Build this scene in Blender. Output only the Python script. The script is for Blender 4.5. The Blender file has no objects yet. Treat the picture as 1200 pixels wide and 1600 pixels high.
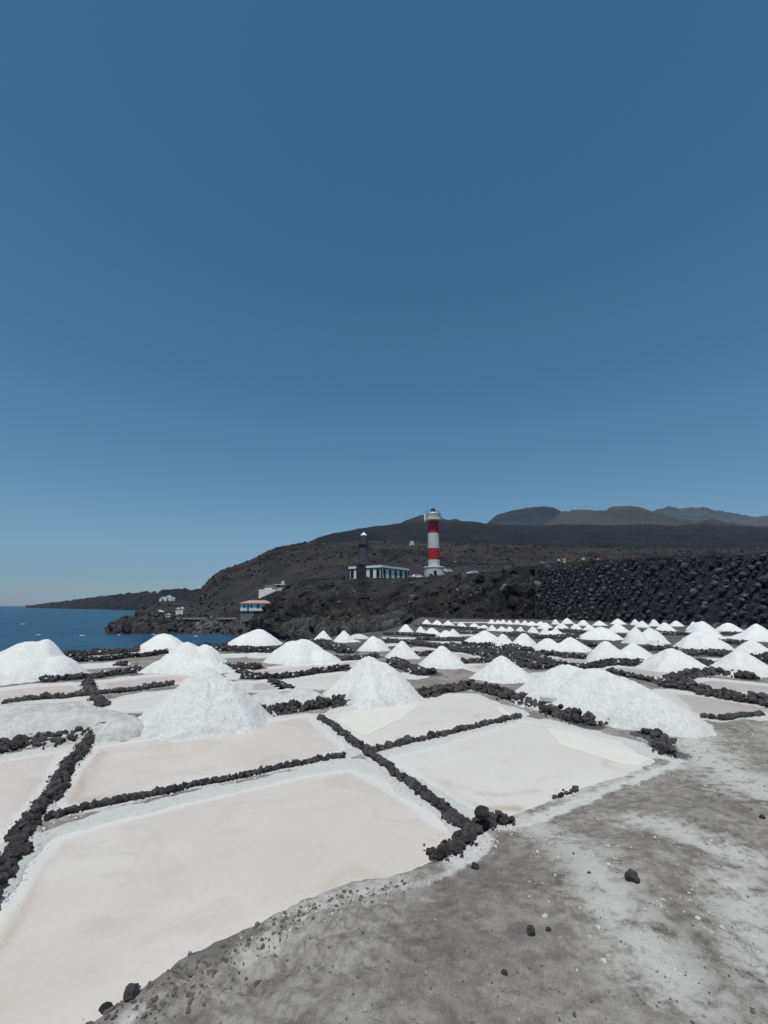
import bpy, math, random
import numpy as np
from mathutils import Vector, Matrix
from mathutils.bvhtree import BVHTree

random.seed(7)
rng = np.random.default_rng(7)
S = bpy.context.scene
COL = S.collection
R = math.radians

# ------------------------------------------------------------------ camera, light, exposure
F, PITCH, EYE = 740.0, math.atan(146/740.0), 2.3
cam_d = bpy.data.cameras.new('camera'); cam = bpy.data.objects.new('camera', cam_d); COL.objects.link(cam)
cam.location = (0, 0, EYE); cam.rotation_euler = (R(90)+PITCH, 0, 0)
cam_d.sensor_fit = 'VERTICAL'; cam_d.sensor_height = 36; cam_d.lens = F/1600*36
cam_d.clip_start = .05; cam_d.clip_end = 60000
S.camera = cam

SUN_EL, SUN_AZ = R(71), R(191)
W = bpy.data.worlds.new('World'); S.world = W; W.use_nodes = True
nt = W.node_tree
bg = nt.nodes['Background']
sky = nt.nodes.new('ShaderNodeTexSky'); sky.sky_type = 'NISHITA'; sky.sun_disc = False
sky.sun_elevation = SUN_EL; sky.sun_rotation = SUN_AZ
sky.air_density = 1.0; sky.dust_density = 0.15; sky.ozone_density = 2.0; sky.altitude = 0
hs = nt.nodes.new('ShaderNodeHueSaturation'); hs.inputs['Saturation'].default_value = 1.2; hs.inputs['Hue'].default_value = .483; hs.inputs['Value'].default_value = 1
nt.links.new(sky.outputs[0], hs.inputs['Color']); 
# clean sea air: the pale band over the horizon keeps its blue
tcw = nt.nodes.new('ShaderNodeTexCoord'); sx = nt.nodes.new('ShaderNodeSeparateXYZ'); nt.links.new(tcw.outputs['Generated'], sx.inputs[0])
rw = nt.nodes.new('ShaderNodeValToRGB'); nt.links.new(sx.outputs[2], rw.inputs[0])
rw.color_ramp.elements[0].position = 0; rw.color_ramp.elements[0].color = (.50, .69, 1.0, 1)
rw.color_ramp.elements[1].position = .32; rw.color_ramp.elements[1].color = (.95, .985, 1.0, 1)
for p_, c_ in ((.06, (.60, .76, .99, 1)), (.15, (.88, .89, .97, 1))):
    e_ = rw.color_ramp.elements.new(p_); e_.color = c_
mw = nt.nodes.new('ShaderNodeMix'); mw.data_type = 'RGBA'; mw.blend_type = 'MULTIPLY'; mw.inputs[0].default_value = 1
nt.links.new(hs.outputs[0], mw.inputs[6]); nt.links.new(rw.outputs[0], mw.inputs[7]); nt.links.new(mw.outputs[2], bg.inputs[0])
bg.inputs[1].default_value = 0.082
sd = bpy.data.lights.new('sun', 'SUN'); sd.energy = 3.45; sd.angle = R(.53); sd.color = (1, .95, .865)
sun = bpy.data.objects.new('sun', sd); COL.objects.link(sun)
tosun = Vector((math.sin(SUN_AZ)*math.cos(SUN_EL), math.cos(SUN_AZ)*math.cos(SUN_EL), math.sin(SUN_EL)))
sun.rotation_euler = tosun.to_track_quat('Z', 'Y').to_euler()
S.view_settings.view_transform = 'Standard'; S.view_settings.look = 'None'
S.view_settings.exposure = 0; S.view_settings.gamma = 1; S.view_settings.use_curve_mapping = False
S.cycles.max_bounces = 6; S.cycles.diffuse_bounces = 3; S.cycles.volume_bounces = 0
S.cycles.use_denoising = True

# ------------------------------------------------------------------ survey helpers: photo direction + distance -> place
CT, ST = math.cos(PITCH), math.sin(PITCH)
def ray(px, py):
    v = 800.0-py
    return (px-600.0), F*CT-v*ST, F*ST+v*CT
def P(px, py, Y):
    x, y, z = ray(px, py)
    return Vector((Y*x/y, Y, EYE+Y*z/y))
def G(px, py, z=0.0):
    x, y, zz = ray(px, py)
    t = (z-EYE)/zz
    return Vector((x*t, y*t, z))

# ------------------------------------------------------------------ noise
def _h(ix, iy, iz, s):
    n = (ix.astype(np.int64)*374761393 + iy.astype(np.int64)*668265263 + iz.astype(np.int64)*2147483647//7 + s*1274126177) & 0xffffffff
    n = ((n ^ (n >> 13))*1274126177) & 0xffffffff
    n = ((n ^ (n >> 15))*2246822519) & 0xffffffff
    return ((n ^ (n >> 16)) & 0xffff)/65535.0
def vnoise(x, y, z, s=0):
    x, y, z = np.broadcast_arrays(np.asarray(x, float), np.asarray(y, float), np.asarray(z, float))
    ix, iy, iz = np.floor(x), np.floor(y), np.floor(z)
    fx, fy, fz = x-ix, y-iy, z-iz
    fx, fy, fz = fx*fx*(3-2*fx), fy*fy*(3-2*fy), fz*fz*(3-2*fz)
    o = 0
    flat = not np.any(z)
    for dz in ((0,) if flat else (0, 1)):
        wz = 1 if flat else (fz if dz else 1-fz)
        for dy in (0, 1):
            wy = fy if dy else 1-fy
            for dx in (0, 1):
                wx = fx if dx else 1-fx
                o = o + wx*wy*wz*_h(ix+dx, iy+dy, iz+dz, s)
    return o*2-1
def fbm(x, y, z=0.0, oct=4, s=0, gain=.5, ridged=False):
    a, o, t = 1.0, 0, 0
    c, sn = math.cos(.6), math.sin(.6)
    for i in range(oct):
        n = vnoise(x, y, z, s+i*17)
        if ridged: n = 1-2*np.abs(n)
        o = o+a*n; t += a; a *= gain
        x, y = (x*c-y*sn)*2.03+3.1, (x*sn+y*c)*2.03+7.7
        z = z*2.03+1.3 if np.any(z) else z
    return o/t
def sstep(a, b, x):
    t = np.clip((x-a)/(b-a), 0, 1); return t*t*(3-2*t)

# ------------------------------------------------------------------ mesh helpers
def mesh_np(name, V, Fc, mats, smooth=True, attrs=None):
    m = bpy.data.meshes.new(name)
    V = np.asarray(V, np.float32); Fc = np.asarray(Fc, np.int32)
    k = Fc.shape[1]
    m.vertices.add(len(V)); m.vertices.foreach_set('co', V.ravel())
    m.loops.add(Fc.size); m.loops.foreach_set('vertex_index', Fc.ravel())
    m.polygons.add(len(Fc)); m.polygons.foreach_set('loop_start', np.arange(len(Fc), dtype=np.int32)*k)
    m.update(calc_edges=True)
    m.polygons.foreach_set('use_smooth', np.full(len(Fc), smooth))
    for mt in (mats if isinstance(mats, (list, tuple)) else [mats]): m.materials.append(mt)
    if attrs:
        for an, av in attrs.items():
            a = m.attributes.new(an, 'FLOAT', 'POINT'); a.data.foreach_set('value', np.asarray(av, np.float32))
    m.update()
    return m
def grid_faces(nr, nc, wrap=False):
    r = np.arange(nr-1)[:, None]; c = np.arange(nc if wrap else nc-1)[None, :]
    c2 = (c+1) % nc
    return np.stack([r*nc+c+0*r, r*nc+c2, (r+1)*nc+c2, (r+1)*nc+c+0*r], -1).reshape(-1, 4)
def link(name, me, parent=None, loc=None, **props):
    o = bpy.data.objects.new(name, me); COL.objects.link(o)
    if parent is not None: o.parent = parent
    if loc is not None: o.location = loc
    for k, v in props.items():
        if v is not None: o[k] = v
    return o
def thing(name, label, cat, loc=(0, 0, 0), group=None, rz=0.0):
    o = link(name, None, loc=loc, label=label, category=cat, group=group)
    o.rotation_euler[2] = rz; o.empty_display_size = .2
    return o
class MB:
    """collects simple solids, then becomes one mesh"""
    def __init__(s): s.v = []; s.f = []
    def add(s, vs, fs):
        n = len(s.v); s.v += [tuple(v) for v in vs]; s.f += [tuple(i+n for i in f) for f in fs]; return s
    def box(s, x0, x1, y0, y1, z0, z1):
        return s.add([(x0,y0,z0),(x1,y0,z0),(x1,y1,z0),(x0,y1,z0),(x0,y0,z1),(x1,y0,z1),(x1,y1,z1),(x0,y1,z1)],
                     [(3,2,1,0),(4,5,6,7),(0,1,5,4),(1,2,6,5),(2,3,7,6),(3,0,4,7)])
    def lathe(s, prof, n=24, cx=0, cy=0):
        vs, fs = [], []
        for r, z in prof:
            for i in range(n):
                a = 2*math.pi*i/n; vs.append((cx+r*math.cos(a), cy+r*math.sin(a), z))
        for j in range(len(prof)-1):
            for i in range(n):
                k = (i+1) % n; fs.append((j*n+i, j*n+k, (j+1)*n+k, (j+1)*n+i))
        fs.append(tuple(reversed(range(n)))); fs.append(tuple((len(prof)-1)*n+i for i in range(n)))
        return s.add(vs, fs)
    def tube(s, a, b, r, n=6):
        a, b = Vector(a), Vector(b); d = (b-a).normalized(); q = d.to_track_quat('Z', 'Y')
        vs = [p+q@Vector((r*math.cos(2*math.pi*i/n), r*math.sin(2*math.pi*i/n), 0)) for p in (a, b) for i in range(n)]
        fs = [(i, (i+1) % n, n+(i+1) % n, n+i) for i in range(n)]+[tuple(reversed(range(n))), tuple(range(n, 2*n))]
        return s.add(vs, fs)
    def done(s, name, mat, parent=None, smooth=False, bevel=0, **props):
        m = bpy.data.meshes.new(name); m.from_pydata(s.v, [], s.f); m.materials.append(mat); m.update()
        if smooth:
            m.polygons.foreach_set('use_smooth', [True]*len(m.polygons)); m.set_sharp_from_angle(angle=math.radians(32))
        o = link(name, m, parent, **props)
        if bevel:
            b = o.modifiers.new('bevel', 'BEVEL'); b.width = bevel; b.segments = 2
        return o

# ------------------------------------------------------------------ materials
def N(nt, t, **kw):
    n = nt.nodes.new(t)
    for k, v in kw.items(): setattr(n, k, v)
    return n
def ramp(nt, stops, fac):
    r = N(nt, 'ShaderNodeValToRGB'); cr = r.color_ramp
    cr.elements[0].position, cr.elements[0].color = stops[0][0], (*stops[0][1], 1)
    cr.elements[1].position, cr.elements[1].color = stops[-1][0], (*stops[-1][1], 1)
    for p, c in stops[1:-1]:
        e = cr.elements.new(p); e.color = (*c, 1)
    nt.links.new(fac, r.inputs[0]); return r.outputs[0]
def noise(nt, vec, scale, detail=4, rough=.55, dist=0):
    n = N(nt, 'ShaderNodeTexNoise'); n.inputs['Scale'].default_value = scale
    n.inputs['Detail'].default_value = detail; n.inputs['Roughness'].default_value = rough; n.inputs['Distortion'].default_value = dist
    nt.links.new(vec, n.inputs['Vector']); return n.outputs['Fac']
def mix(nt, fac, a, b, mode='MIX'):
    m = N(nt, 'ShaderNodeMix', data_type='RGBA', blend_type=mode)
    for s_, v in ((m.inputs[0], fac), (m.inputs[6], a), (m.inputs[7], b)):
        if hasattr(v, 'links'): nt.links.new(v, s_)
        elif isinstance(v, (int, float)): s_.default_value = v
        else: s_.default_value = (*v, 1)
    return m.outputs[2]
def math_(nt, op, a, b=0.0, clamp=False):
    m = N(nt, 'ShaderNodeMath', operation=op, use_clamp=clamp)
    for s_, v in ((m.inputs[0], a), (m.inputs[1], b)):
        if hasattr(v, 'links'): nt.links.new(v, s_)
        else: s_.default_value = v
    return m.outputs[0]
def new_mat(name, rough=.9, spec=.3):
    m = bpy.data.materials.new(name); m.use_nodes = True; nt = m.node_tree
    b = nt.nodes['Principled BSDF']; b.inputs['Roughness'].default_value = rough
    b.inputs['Specular IOR Level'].default_value = spec
    tc = N(nt, 'ShaderNodeTexCoord')
    return m, nt, b, tc.outputs['Object']
def bump(nt, b, h, strength, dist, normal=None):
    n = N(nt, 'ShaderNodeBump'); n.inputs['Strength'].default_value = strength; n.inputs['Distance'].default_value = dist
    nt.links.new(h, n.inputs['Height'])
    if normal is not None: nt.links.new(normal, n.inputs['Normal'])
    nt.links.new(n.outputs[0], b.inputs['Normal']); return n.outputs[0]
def objrand(nt):
    return N(nt, 'ShaderNodeObjectInfo').outputs['Random']
def plain(name, c, rough=.8, var=.15, scale=2.0, bmp=.0, spec=.3, metal=0):
    m, nt, b, v = new_mat(name, rough, spec)
    n = noise(nt, v, scale, 5, .6)
    lo = tuple(x*(1-var) for x in c); hi = tuple(min(1, x*(1+var)) for x in c)
    nt.links.new(ramp(nt, [(.3, lo), (.7, hi)], n), b.inputs['Base Color'])
    b.inputs['Metallic'].default_value = metal
    if bmp: bump(nt, b, n, .6, bmp)
    return m
def rock_mat(name, dark, light, scale, bscale, bdist, tint=None, vary=(.72, 1.35)):
    m, nt, b, v = new_mat(name, .93, .2)
    n1 = noise(nt, v, scale, 6, .62, .3); n2 = noise(nt, v, scale*6, 5, .65)
    c = ramp(nt, [(.32, dark), (.52, tuple((a+b_)/2 for a, b_ in zip(dark, light))), (.72, light)], n1)
    c = mix(nt, .5, c, ramp(nt, [(.35, (.2,)*3), (.68, (1.7,)*3)], n2), 'MULTIPLY')
    if tint:
        n3 = noise(nt, v, scale*.22, 3, .5); f = ramp(nt, [(.45, (0, 0, 0)), (.65, (1, 1, 1))], n3)
        c = mix(nt, f, c, mix(nt, .75, c, tint))
    r = N(nt, 'ShaderNodeMapRange'); nt.links.new(objrand(nt), r.inputs[0]); r.inputs[3].default_value, r.inputs[4].default_value = vary
    c = mix(nt, 1, c, r.outputs[0], 'MULTIPLY')
    nt.links.new(c, b.inputs['Base Color'])
    h1 = noise(nt, v, bscale, 6, .7)
    bump(nt, b, h1, .9, bdist)
    return m
M_lava = rock_mat('lava_stone', (.026, .026, .028), (.125, .12, .125), 9, 55, .02, (.11, .085, .075), (.65, 1.7))
M_lava_far = rock_mat('lava_rubble', (.026, .026, .028), (.11, .107, .113), 5, 20, .04)
M_boulder = rock_mat('boulder_rock', (.010, .011, .013), (.075, .077, .087), 1.4, 4, .12, None, (.55, 2.3))
M_gap = rock_mat('shaded_rubble_fill', (.007, .007, .009), (.038, .038, .044), 1.4, 4, .3)  # rubble fill coloured darker than the boulders, shade in the gaps painted in
M_cliff = rock_mat('cliff_rock', (.0045, .0045, .0055), (.085, .079, .082), .25, .7, 1.8, (.07, .06, .055))  # colour noise also imitates lit tops and black crevices of the crag
M_cliff_pale = rock_mat('pale_cliff_rock', (.05, .048, .05), (.17, .16, .16), .6, 1.5, .5)
M_shore = rock_mat('shore_rock', (.012, .012, .013), (.19, .18, .175), .4, 1.2, .8)
M_slope = rock_mat('hillside_soil', (.007, .0065, .008), (.068, .06, .062), .05, .14, 8, (.058, .05, .045))
M_lavafield = rock_mat('dark_lava_field', (.005, .005, .0065), (.024, .0235, .026), .016, .05, 10)
M_cone_dark = rock_mat('dark_cinder_cone', (.008, .009, .014), (.036, .035, .043), .006, .02, 8)
M_cone_olive = rock_mat('olive_cinder_cone', (.014, .014, .013), (.062, .057, .043), .006, .02, 10, (.06, .05, .04))
M_cone_far = rock_mat('far_wooded_ridge', (.028, .031, .034), (.048, .05, .048), .003, .01, 8)
M_point = rock_mat('promontory_rock', (.006, .006, .0075), (.036, .034, .037), .05, .12, 4)
M_spit = rock_mat('spit_rock', (.008, .008, .01), (.085, .078, .076), .5, 1.2, .7)

def salt_mat(name, c0, c1, s=1.0, dirt=.35):
    m, nt, b, v = new_mat(name, .85, .25)
    n1 = noise(nt, v, 3.2*s, 5, .65); n2 = noise(nt, v, 22*s, 6, .78)
    c = ramp(nt, [(.3, c0), (.6, c1)], n1)
    c = mix(nt, .7, c, ramp(nt, [(.33, (.60, .60, .595)), (.47, (.96,)*3), (.62, (1.1,)*3)], n2), 'MULTIPLY')
    # grey grit low on the heap, where salt mixes with the soil
    at = N(nt, 'ShaderNodeAttribute', attribute_name='foot').outputs['Fac']
    n3 = noise(nt, v, 6*s, 5, .7)
    f = math_(nt, 'MULTIPLY', at, ramp(nt, [(.38, (0, 0, 0)), (.66, (1, 1, 1))], n3), True)
    c = mix(nt, math_(nt, 'MULTIPLY', f, dirt), c, (.28, .265, .245))
    nt.links.new(c, b.inputs['Base Color'])
    hn = bump(nt, b, n2, .9, .045/s)
    bump(nt, b, noise(nt, v, 110*s, 3, .7), .5, .008/s, hn)
    return m
M_salt = salt_mat('salt_heap', (.76, .76, .74), (.84, .84, .815))
M_salt_dirty = salt_mat('dirty_salt_heap', (.50, .49, .465), (.72, .71, .68), 1, .8)
M_saltblock = plain('salt_block', (.6, .6, .6), .6, .08, 8, .02)

def pan_mat(name, base, stain, ivory, wet=.35, scale=.8, stain_lo=.56, stain_hi=.74):
    m, nt, b, v = new_mat(name, wet, .35)
    n1 = noise(nt, v, scale, 3, .5, .6); n2 = noise(nt, v, scale*2.4, 5, .6, 1.2); n3 = noise(nt, v, 14, 5, .65)
    c = ramp(nt, [(.3, base), (.7, ivory)], n1)
    c = mix(nt, ramp(nt, [(stain_lo, (0, 0, 0)), (stain_hi, (.7,)*3)], n2), c, stain)
    c = mix(nt, .35, c, ramp(nt, [(.3, (.9,)*3), (.65, (1.05,)*3)], n3), 'MULTIPLY')
    st = N(nt, 'ShaderNodeAttribute', attribute_name='stain').outputs['Fac']
    st = math_(nt, 'MULTIPLY', st, ramp(nt, [(.3, (.2,)*3), (.6, (1,)*3)], n2))
    c = mix(nt, st, c, (.42, .335, .27))
    # white deposit hugging the shore
    at = N(nt, 'ShaderNodeAttribute', attribute_name='edge').outputs['Fac']
    e = math_(nt, 'ADD', at, math_(nt, 'MULTIPLY', math_(nt, 'SUBTRACT', n2, .5), .9))
    e = ramp(nt, [(.38, (0, 0, 0)), (.62, (1, 1, 1))], e)
    c = mix(nt, math_(nt, 'MULTIPLY', e, .75), c, (.66, .655, .63))
    nt.links.new(c, b.inputs['Base Color'])
    bump(nt, b, math_(nt, 'ADD', n2, math_(nt, 'MULTIPLY', n3, .15)), .25, .012)
    return m
PM = {
 'pale': pan_mat('pale_pink_brine', (.575, .525, .475), (.47, .405, .35), (.63, .59, .545), .5, .6, .5, .8),
 'grey': pan_mat('grey_wet_brine', (.63, .59, .54), (.53, .455, .39), (.68, .65, .605), .45, .6),
 'pink': pan_mat('pink_brine', (.545, .43, .375), (.45, .32, .27), (.58, .54, .52), .4, .9, .45, .7),
 'tan': pan_mat('tan_brine', (.47, .41, .365), (.38, .32, .28), (.53, .49, .46), .4, .9, .48, .72),
 'white': pan_mat('white_salt_crust', (.58, .57, .555), (.5, .46, .44), (.63, .625, .61), .6, .9),
}
M_ivory = plain('ivory_salt_crust', (.675, .65, .60), .75, .04, 3.0, .004)

def ground_mat():
    m, nt, b, v = new_mat('salt_earth', .9, .25)
    at = lambda n: N(nt, 'ShaderNodeAttribute', attribute_name=n).outputs['Fac']
    n1 = noise(nt, v, 1.1, 6, .62, .5); n2 = noise(nt, v, 9, 6, .7); n3 = noise(nt, v, 95, 5, .75); n4 = noise(nt, v, 3.3, 6, .68, .8)
    earth = ramp(nt, [(.3, (.158, .142, .127)), (.5, (.25, .229, .207)), (.7, (.345, .322, .294))], n1)
    earth = mix(nt, .75, earth, ramp(nt, [(.3, (.5,)*3), (.52, (1.0,)*3), (.72, (1.45,)*3)], n2), 'MULTIPLY')
    earth = mix(nt, .6, earth, ramp(nt, [(.3, (.6,)*3), (.7, (1.3,)*3)], n3), 'MULTIPLY')
    # dark lava gravel areas
    dk = ramp(nt, [(.4, (0, 0, 0)), (.6, (1, 1, 1))], math_(nt, 'ADD', at('dark'), math_(nt, 'MULTIPLY', math_(nt, 'SUBTRACT', n2, .5), .8)))
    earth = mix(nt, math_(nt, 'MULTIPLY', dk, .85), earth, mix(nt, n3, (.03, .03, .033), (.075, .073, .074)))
    # pale salt bloom in patches
    pf = math_(nt, 'ADD', math_(nt, 'MULTIPLY', n4, .55), math_(nt, 'MULTIPLY', n2, .45))
    pf = math_(nt, 'ADD', pf, math_(nt, 'MULTIPLY', math_(nt, 'SUBTRACT', at('bloom'), .4), .11))
    bloom = math_(nt, 'MULTIPLY', ramp(nt, [(.45, (0, 0, 0)), (.58, (1, 1, 1))], pf), at('bloom'))
    c = mix(nt, math_(nt, 'MULTIPLY', bloom, .85, True), earth, (.56, .545, .51))
    sf = math_(nt, 'ADD', at('salt'), math_(nt, 'MULTIPLY', math_(nt, 'SUBTRACT', n2, .5), .7))
    s2 = ramp(nt, [(.36, (0, 0, 0)), (.6, (1, 1, 1))], sf)
    c = mix(nt, s2, c, mix(nt, n2, (.53, .525, .50), (.67, .665, .64)))
    nt.links.new(c, b.inputs['Base Color'])
    hn = bump(nt, b, n2, .6, .05)
    bump(nt, b, n3, .7, .014, hn)
    return m
M_ground = ground_mat()

def sea_mat():
    m, nt, b, v = new_mat('sea_water', .34, .28)
    n1 = noise(nt, v, .022, 6, .65, .5)
    nt.links.new(ramp(nt, [(.3, (.008, .048, .098)), (.7, (.024, .092, .165))], n1), b.inputs['Base Color'])
    b.inputs['IOR'].default_value = 1.33
    mp = N(nt, 'ShaderNodeMapping'); nt.links.new(v, mp.inputs[0]); mp.inputs['Scale'].default_value = (.5, 1, 1)
    w1 = noise(nt, mp.outputs[0], .35, 6, .65); w2 = noise(nt, mp.outputs[0], .05, 5, .6)
    hn = bump(nt, b, w2, .9, 3.0); bump(nt, b, w1, .9, .8, hn)
    return m
M_sea = sea_mat()
M_foam = plain('sea_foam', (.6, .63, .66), .8, .2, 2)
M_white = plain('white_paint', (.80, .80, .79), .6, .06, 3)
M_white2 = plain('white_limewash', (.78, .78, .79), .75, .08, 1.5)
M_red = plain('red_paint', (.42, .022, .03), .5, .08, 1.2)
M_conc = plain('pale_concrete', (.60, .58, .54), .85, .12, 1.5, .02)
M_conc_dark = plain('dark_concrete', (.05, .05, .055), .9, .25, .6, .05)
M_conc_mid = plain('grey_concrete', (.19, .185, .175), .9, .2, .6, .05)
M_basalt = plain('grey_basalt_masonry', (.072, .076, .078), .85, .22, 2.2, .06)
M_basalt_dk = plain('dark_basalt_trim', (.03, .031, .034), .85, .2, 2.5, .04)
M_glass = plain('dark_window_glass', (.012, .014, .018), .4, .1, 1, 0, .2)
M_blue = plain('blue_painted_wood', (.035, .09, .19), .5, .1, 2)
M_tile = plain('orange_roof_tile', (.44, .28, .215), .85, .2, 4, .03)
M_metal = plain('dark_metal', (.06, .065, .07), .45, .1, 3, 0, .5, .3)
M_lens = plain('lantern_glass', (.10, .14, .17), .1, .1, 2, 0, .7)
M_skin = plain('skin', (.35, .2, .14), .6, .05)
M_hair = plain('dark_hair', (.02, .014, .01), .7, .1)
M_bush = plain('dry_shrub_leaves', (.05, .058, .035), .9, .35, 1.2)
M_cloth = [plain('white_cotton', (.68, .68, .67), .85, .05), plain('yellow_cotton', (.5, .42, .14), .85, .08),
           plain('pink_cotton', (.45, .2, .2), .85, .05), plain('navy_cloth', (.02, .025, .05), .85, .1)]

# ------------------------------------------------------------------ stones (a few shared shapes)
def stone_verts(seed, seg=6, rings=3, rough=.36):
    r_ = np.random.default_rng(seed)
    vs = [(0, 0, 1)]
    for j in range(rings):
        th = math.pi*(j+1)/(rings+1)
        for i in range(seg):
            a = 2*math.pi*(i+.5*(j % 2))/seg
            vs.append((math.sin(th)*math.cos(a), math.sin(th)*math.sin(a), math.cos(th)))
    vs.append((0, 0, -1))
    v = np.array(vs)*(1+r_.uniform(-rough, rough, (len(vs), 1)))
    v *= np.array([1, r_.uniform(.75, .95), r_.uniform(.62, .85)])
    fs = []
    for i in range(seg): fs.append((0, 1+i, 1+(i+1) % seg))
    for j in range(rings-1):
        for i in range(seg):
            a, b = 1+j*seg+i, 1+j*seg+(i+1) % seg; c, d = a+seg, b+seg
            if j % 2 == 0: fs += [(a, c, b), (b, c, d)]
            else: fs += [(a, c, d), (a, d, b)]
    n = len(vs)-1; o = 1+(rings-1)*seg
    for i in range(seg): fs.append((n, o+(i+1) % seg, o+i))
    return v*.5, np.array(fs)
STV = [stone_verts(100+i) for i in range(10)]
def stone_meshes(mat, nm='stone', sets=STV):
    return [mesh_np(nm, v, f, mat, False) for v, f in sets]
SM_lava = stone_meshes(M_lava)
SM_boulder = stone_meshes(M_boulder, 'boulder', [stone_verts(200+i, 6, 3, .22) for i in range(10)])
def rotm(a, b, c):
    return np.array(Matrix.Rotation(a, 3, 'X') @ Matrix.Rotation(b, 3, 'Y') @ Matrix.Rotation(c, 3, 'Z'))
def join_stones(name, items, mat, parent=None, sets=STV, **props):
    Vs, Fs, n = [], [], 0
    for (p, s, rot) in items:
        v, f = sets[random.randrange(len(sets))]
        vv = (v*s)@rotm(*rot).T+np.array(p)
        Vs.append(vv); Fs.append(f+n); n += len(vv)
    return link(name, mesh_np(name, np.concatenate(Vs), np.concatenate(Fs), mat, False), parent, **props)
def polyline(pts):
    L = [0]
    for a, b in zip(pts[:-1], pts[1:]): L.append(L[-1]+(b-a).length)
    def at(t):
        for i in range(len(pts)-1):
            if t <= L[i+1] or i == len(pts)-2:
                u = (t-L[i])/max(1e-6, L[i+1]-L[i]); d = (pts[i+1]-pts[i]).normalized()
                return pts[i].lerp(pts[i+1], u), Vector((-d.y, d.x, 0))
    return L[-1], at
def ridge_items(px, width, size, height, fill=1.5, ends=True):
    pts = [G(*p) for p in px]; L, at = polyline(pts)
    n = max(3, int(L*max(width, size*.9)*fill/(size*size)))
    out = []
    for i in range(n):
        t = (i+random.random())/n*L; p, nr = at(t)
        u = random.triangular(-1, 1, 0) if width > size*1.5 else random.uniform(-.6, .6)
        wob = .12*width*math.sin(t*3.1)+.08*width*math.sin(t*7.7+1)
        s = size*random.uniform(.65, 1.35)*(1.25 if random.random() < .06 else 1)
        z = .03+s*.22+height*(1-abs(u))*random.random()
        q = p+nr*(u*width*.5+wob)
        out.append(((q.x, q.y, z), s, (random.uniform(-.6, .6), random.uniform(-.6, .6), random.uniform(0, 6.28))))
    q = np.array([o_[0] for o_ in out])
    zz = np.maximum(ground_z(q[None, :, 0], q[None, :, 1])[0][0], 0)
    return [((x, y, z-.03+g), s, rt) for ((x, y, z), s, rt), g in zip(out, zz)]
RIDGES = []
def ridge(label, px, width, size, height, fill=1.5, single=False, base=True):
    RIDGES.append(([G(*p) for p in px], width))
    if single:
        it = ridge_items(px, width, size, height, fill)
        t = thing('stone_ridge', label, 'stone ridge', G(*px[0]), 'black lava stone ridges between the salt pans')
        o = t.location
        join_stones('rubble', [((p[0]-o.x, p[1]-o.y, p[2]), s, r_) for p, s, r_ in it], M_lava_far, t, kind='stuff')
        join_stones('salt_crumbs', [((p[0]-o.x+random.uniform(-.1,.1), p[1]-o.y+random.uniform(-.25,.1), p[2]+s*.25), s*random.uniform(.3, .8), r_) for p, s, r_ in random.sample(it, max(2, len(it)//16))], M_saltblock, t, kind='stuff')
        return t
    t = thing('stone_ridge', label, 'stone ridge', G(*px[0]), 'black lava stone ridges between the salt pans')
    it = ridge_items(px, width, size, height, fill)
    it.sort(key=lambda a: -a[1]/a[0][1])
    o = Vector(t.location)
    for p, s, rot in it[:290]:
        st = link('stone', random.choice(SM_lava), t, Vector(p)-o); st.scale = (s,)*3; st.rotation_euler = rot
    rest = it[290:]
    # small chips between the stones
    for p, s, rot in list(it):
        if random.random() < .8:
            rest.append(((p[0]+random.uniform(-.5, .5)*width*.7, p[1]+random.uniform(-.5, .5)*width*.7, .04+random.uniform(0, height*.4)), s*.45, rot))
    join_stones('rubble', [((p[0]-o.x, p[1]-o.y, p[2]), s, r_) for p, s, r_ in rest], M_lava, t, kind='stuff')
    pts = [G(*q) for q in px]; L, at = polyline(pts); cr = []
    for i in range(int(L*70)):
        p, nr = at(random.uniform(0, L)); q = p+nr*(random.choice((-1, 1))*(width*.5+abs(random.gauss(.03, .07))))
        cr.append((q.x, q.y, random.uniform(.012, .034)))
    cr = np.array(cr); zz = np.maximum(ground_z(cr[None, :, 0], cr[None, :, 1])[0][0], 0)
    join_stones('salt_crumbs', [((x-o.x, y-o.y, z+.2*s), s, (random.random(), random.random(), random.random()*6)) for (x, y, s), z in zip(cr, zz)], M_saltblock, t, kind='stuff')
    return t

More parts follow.
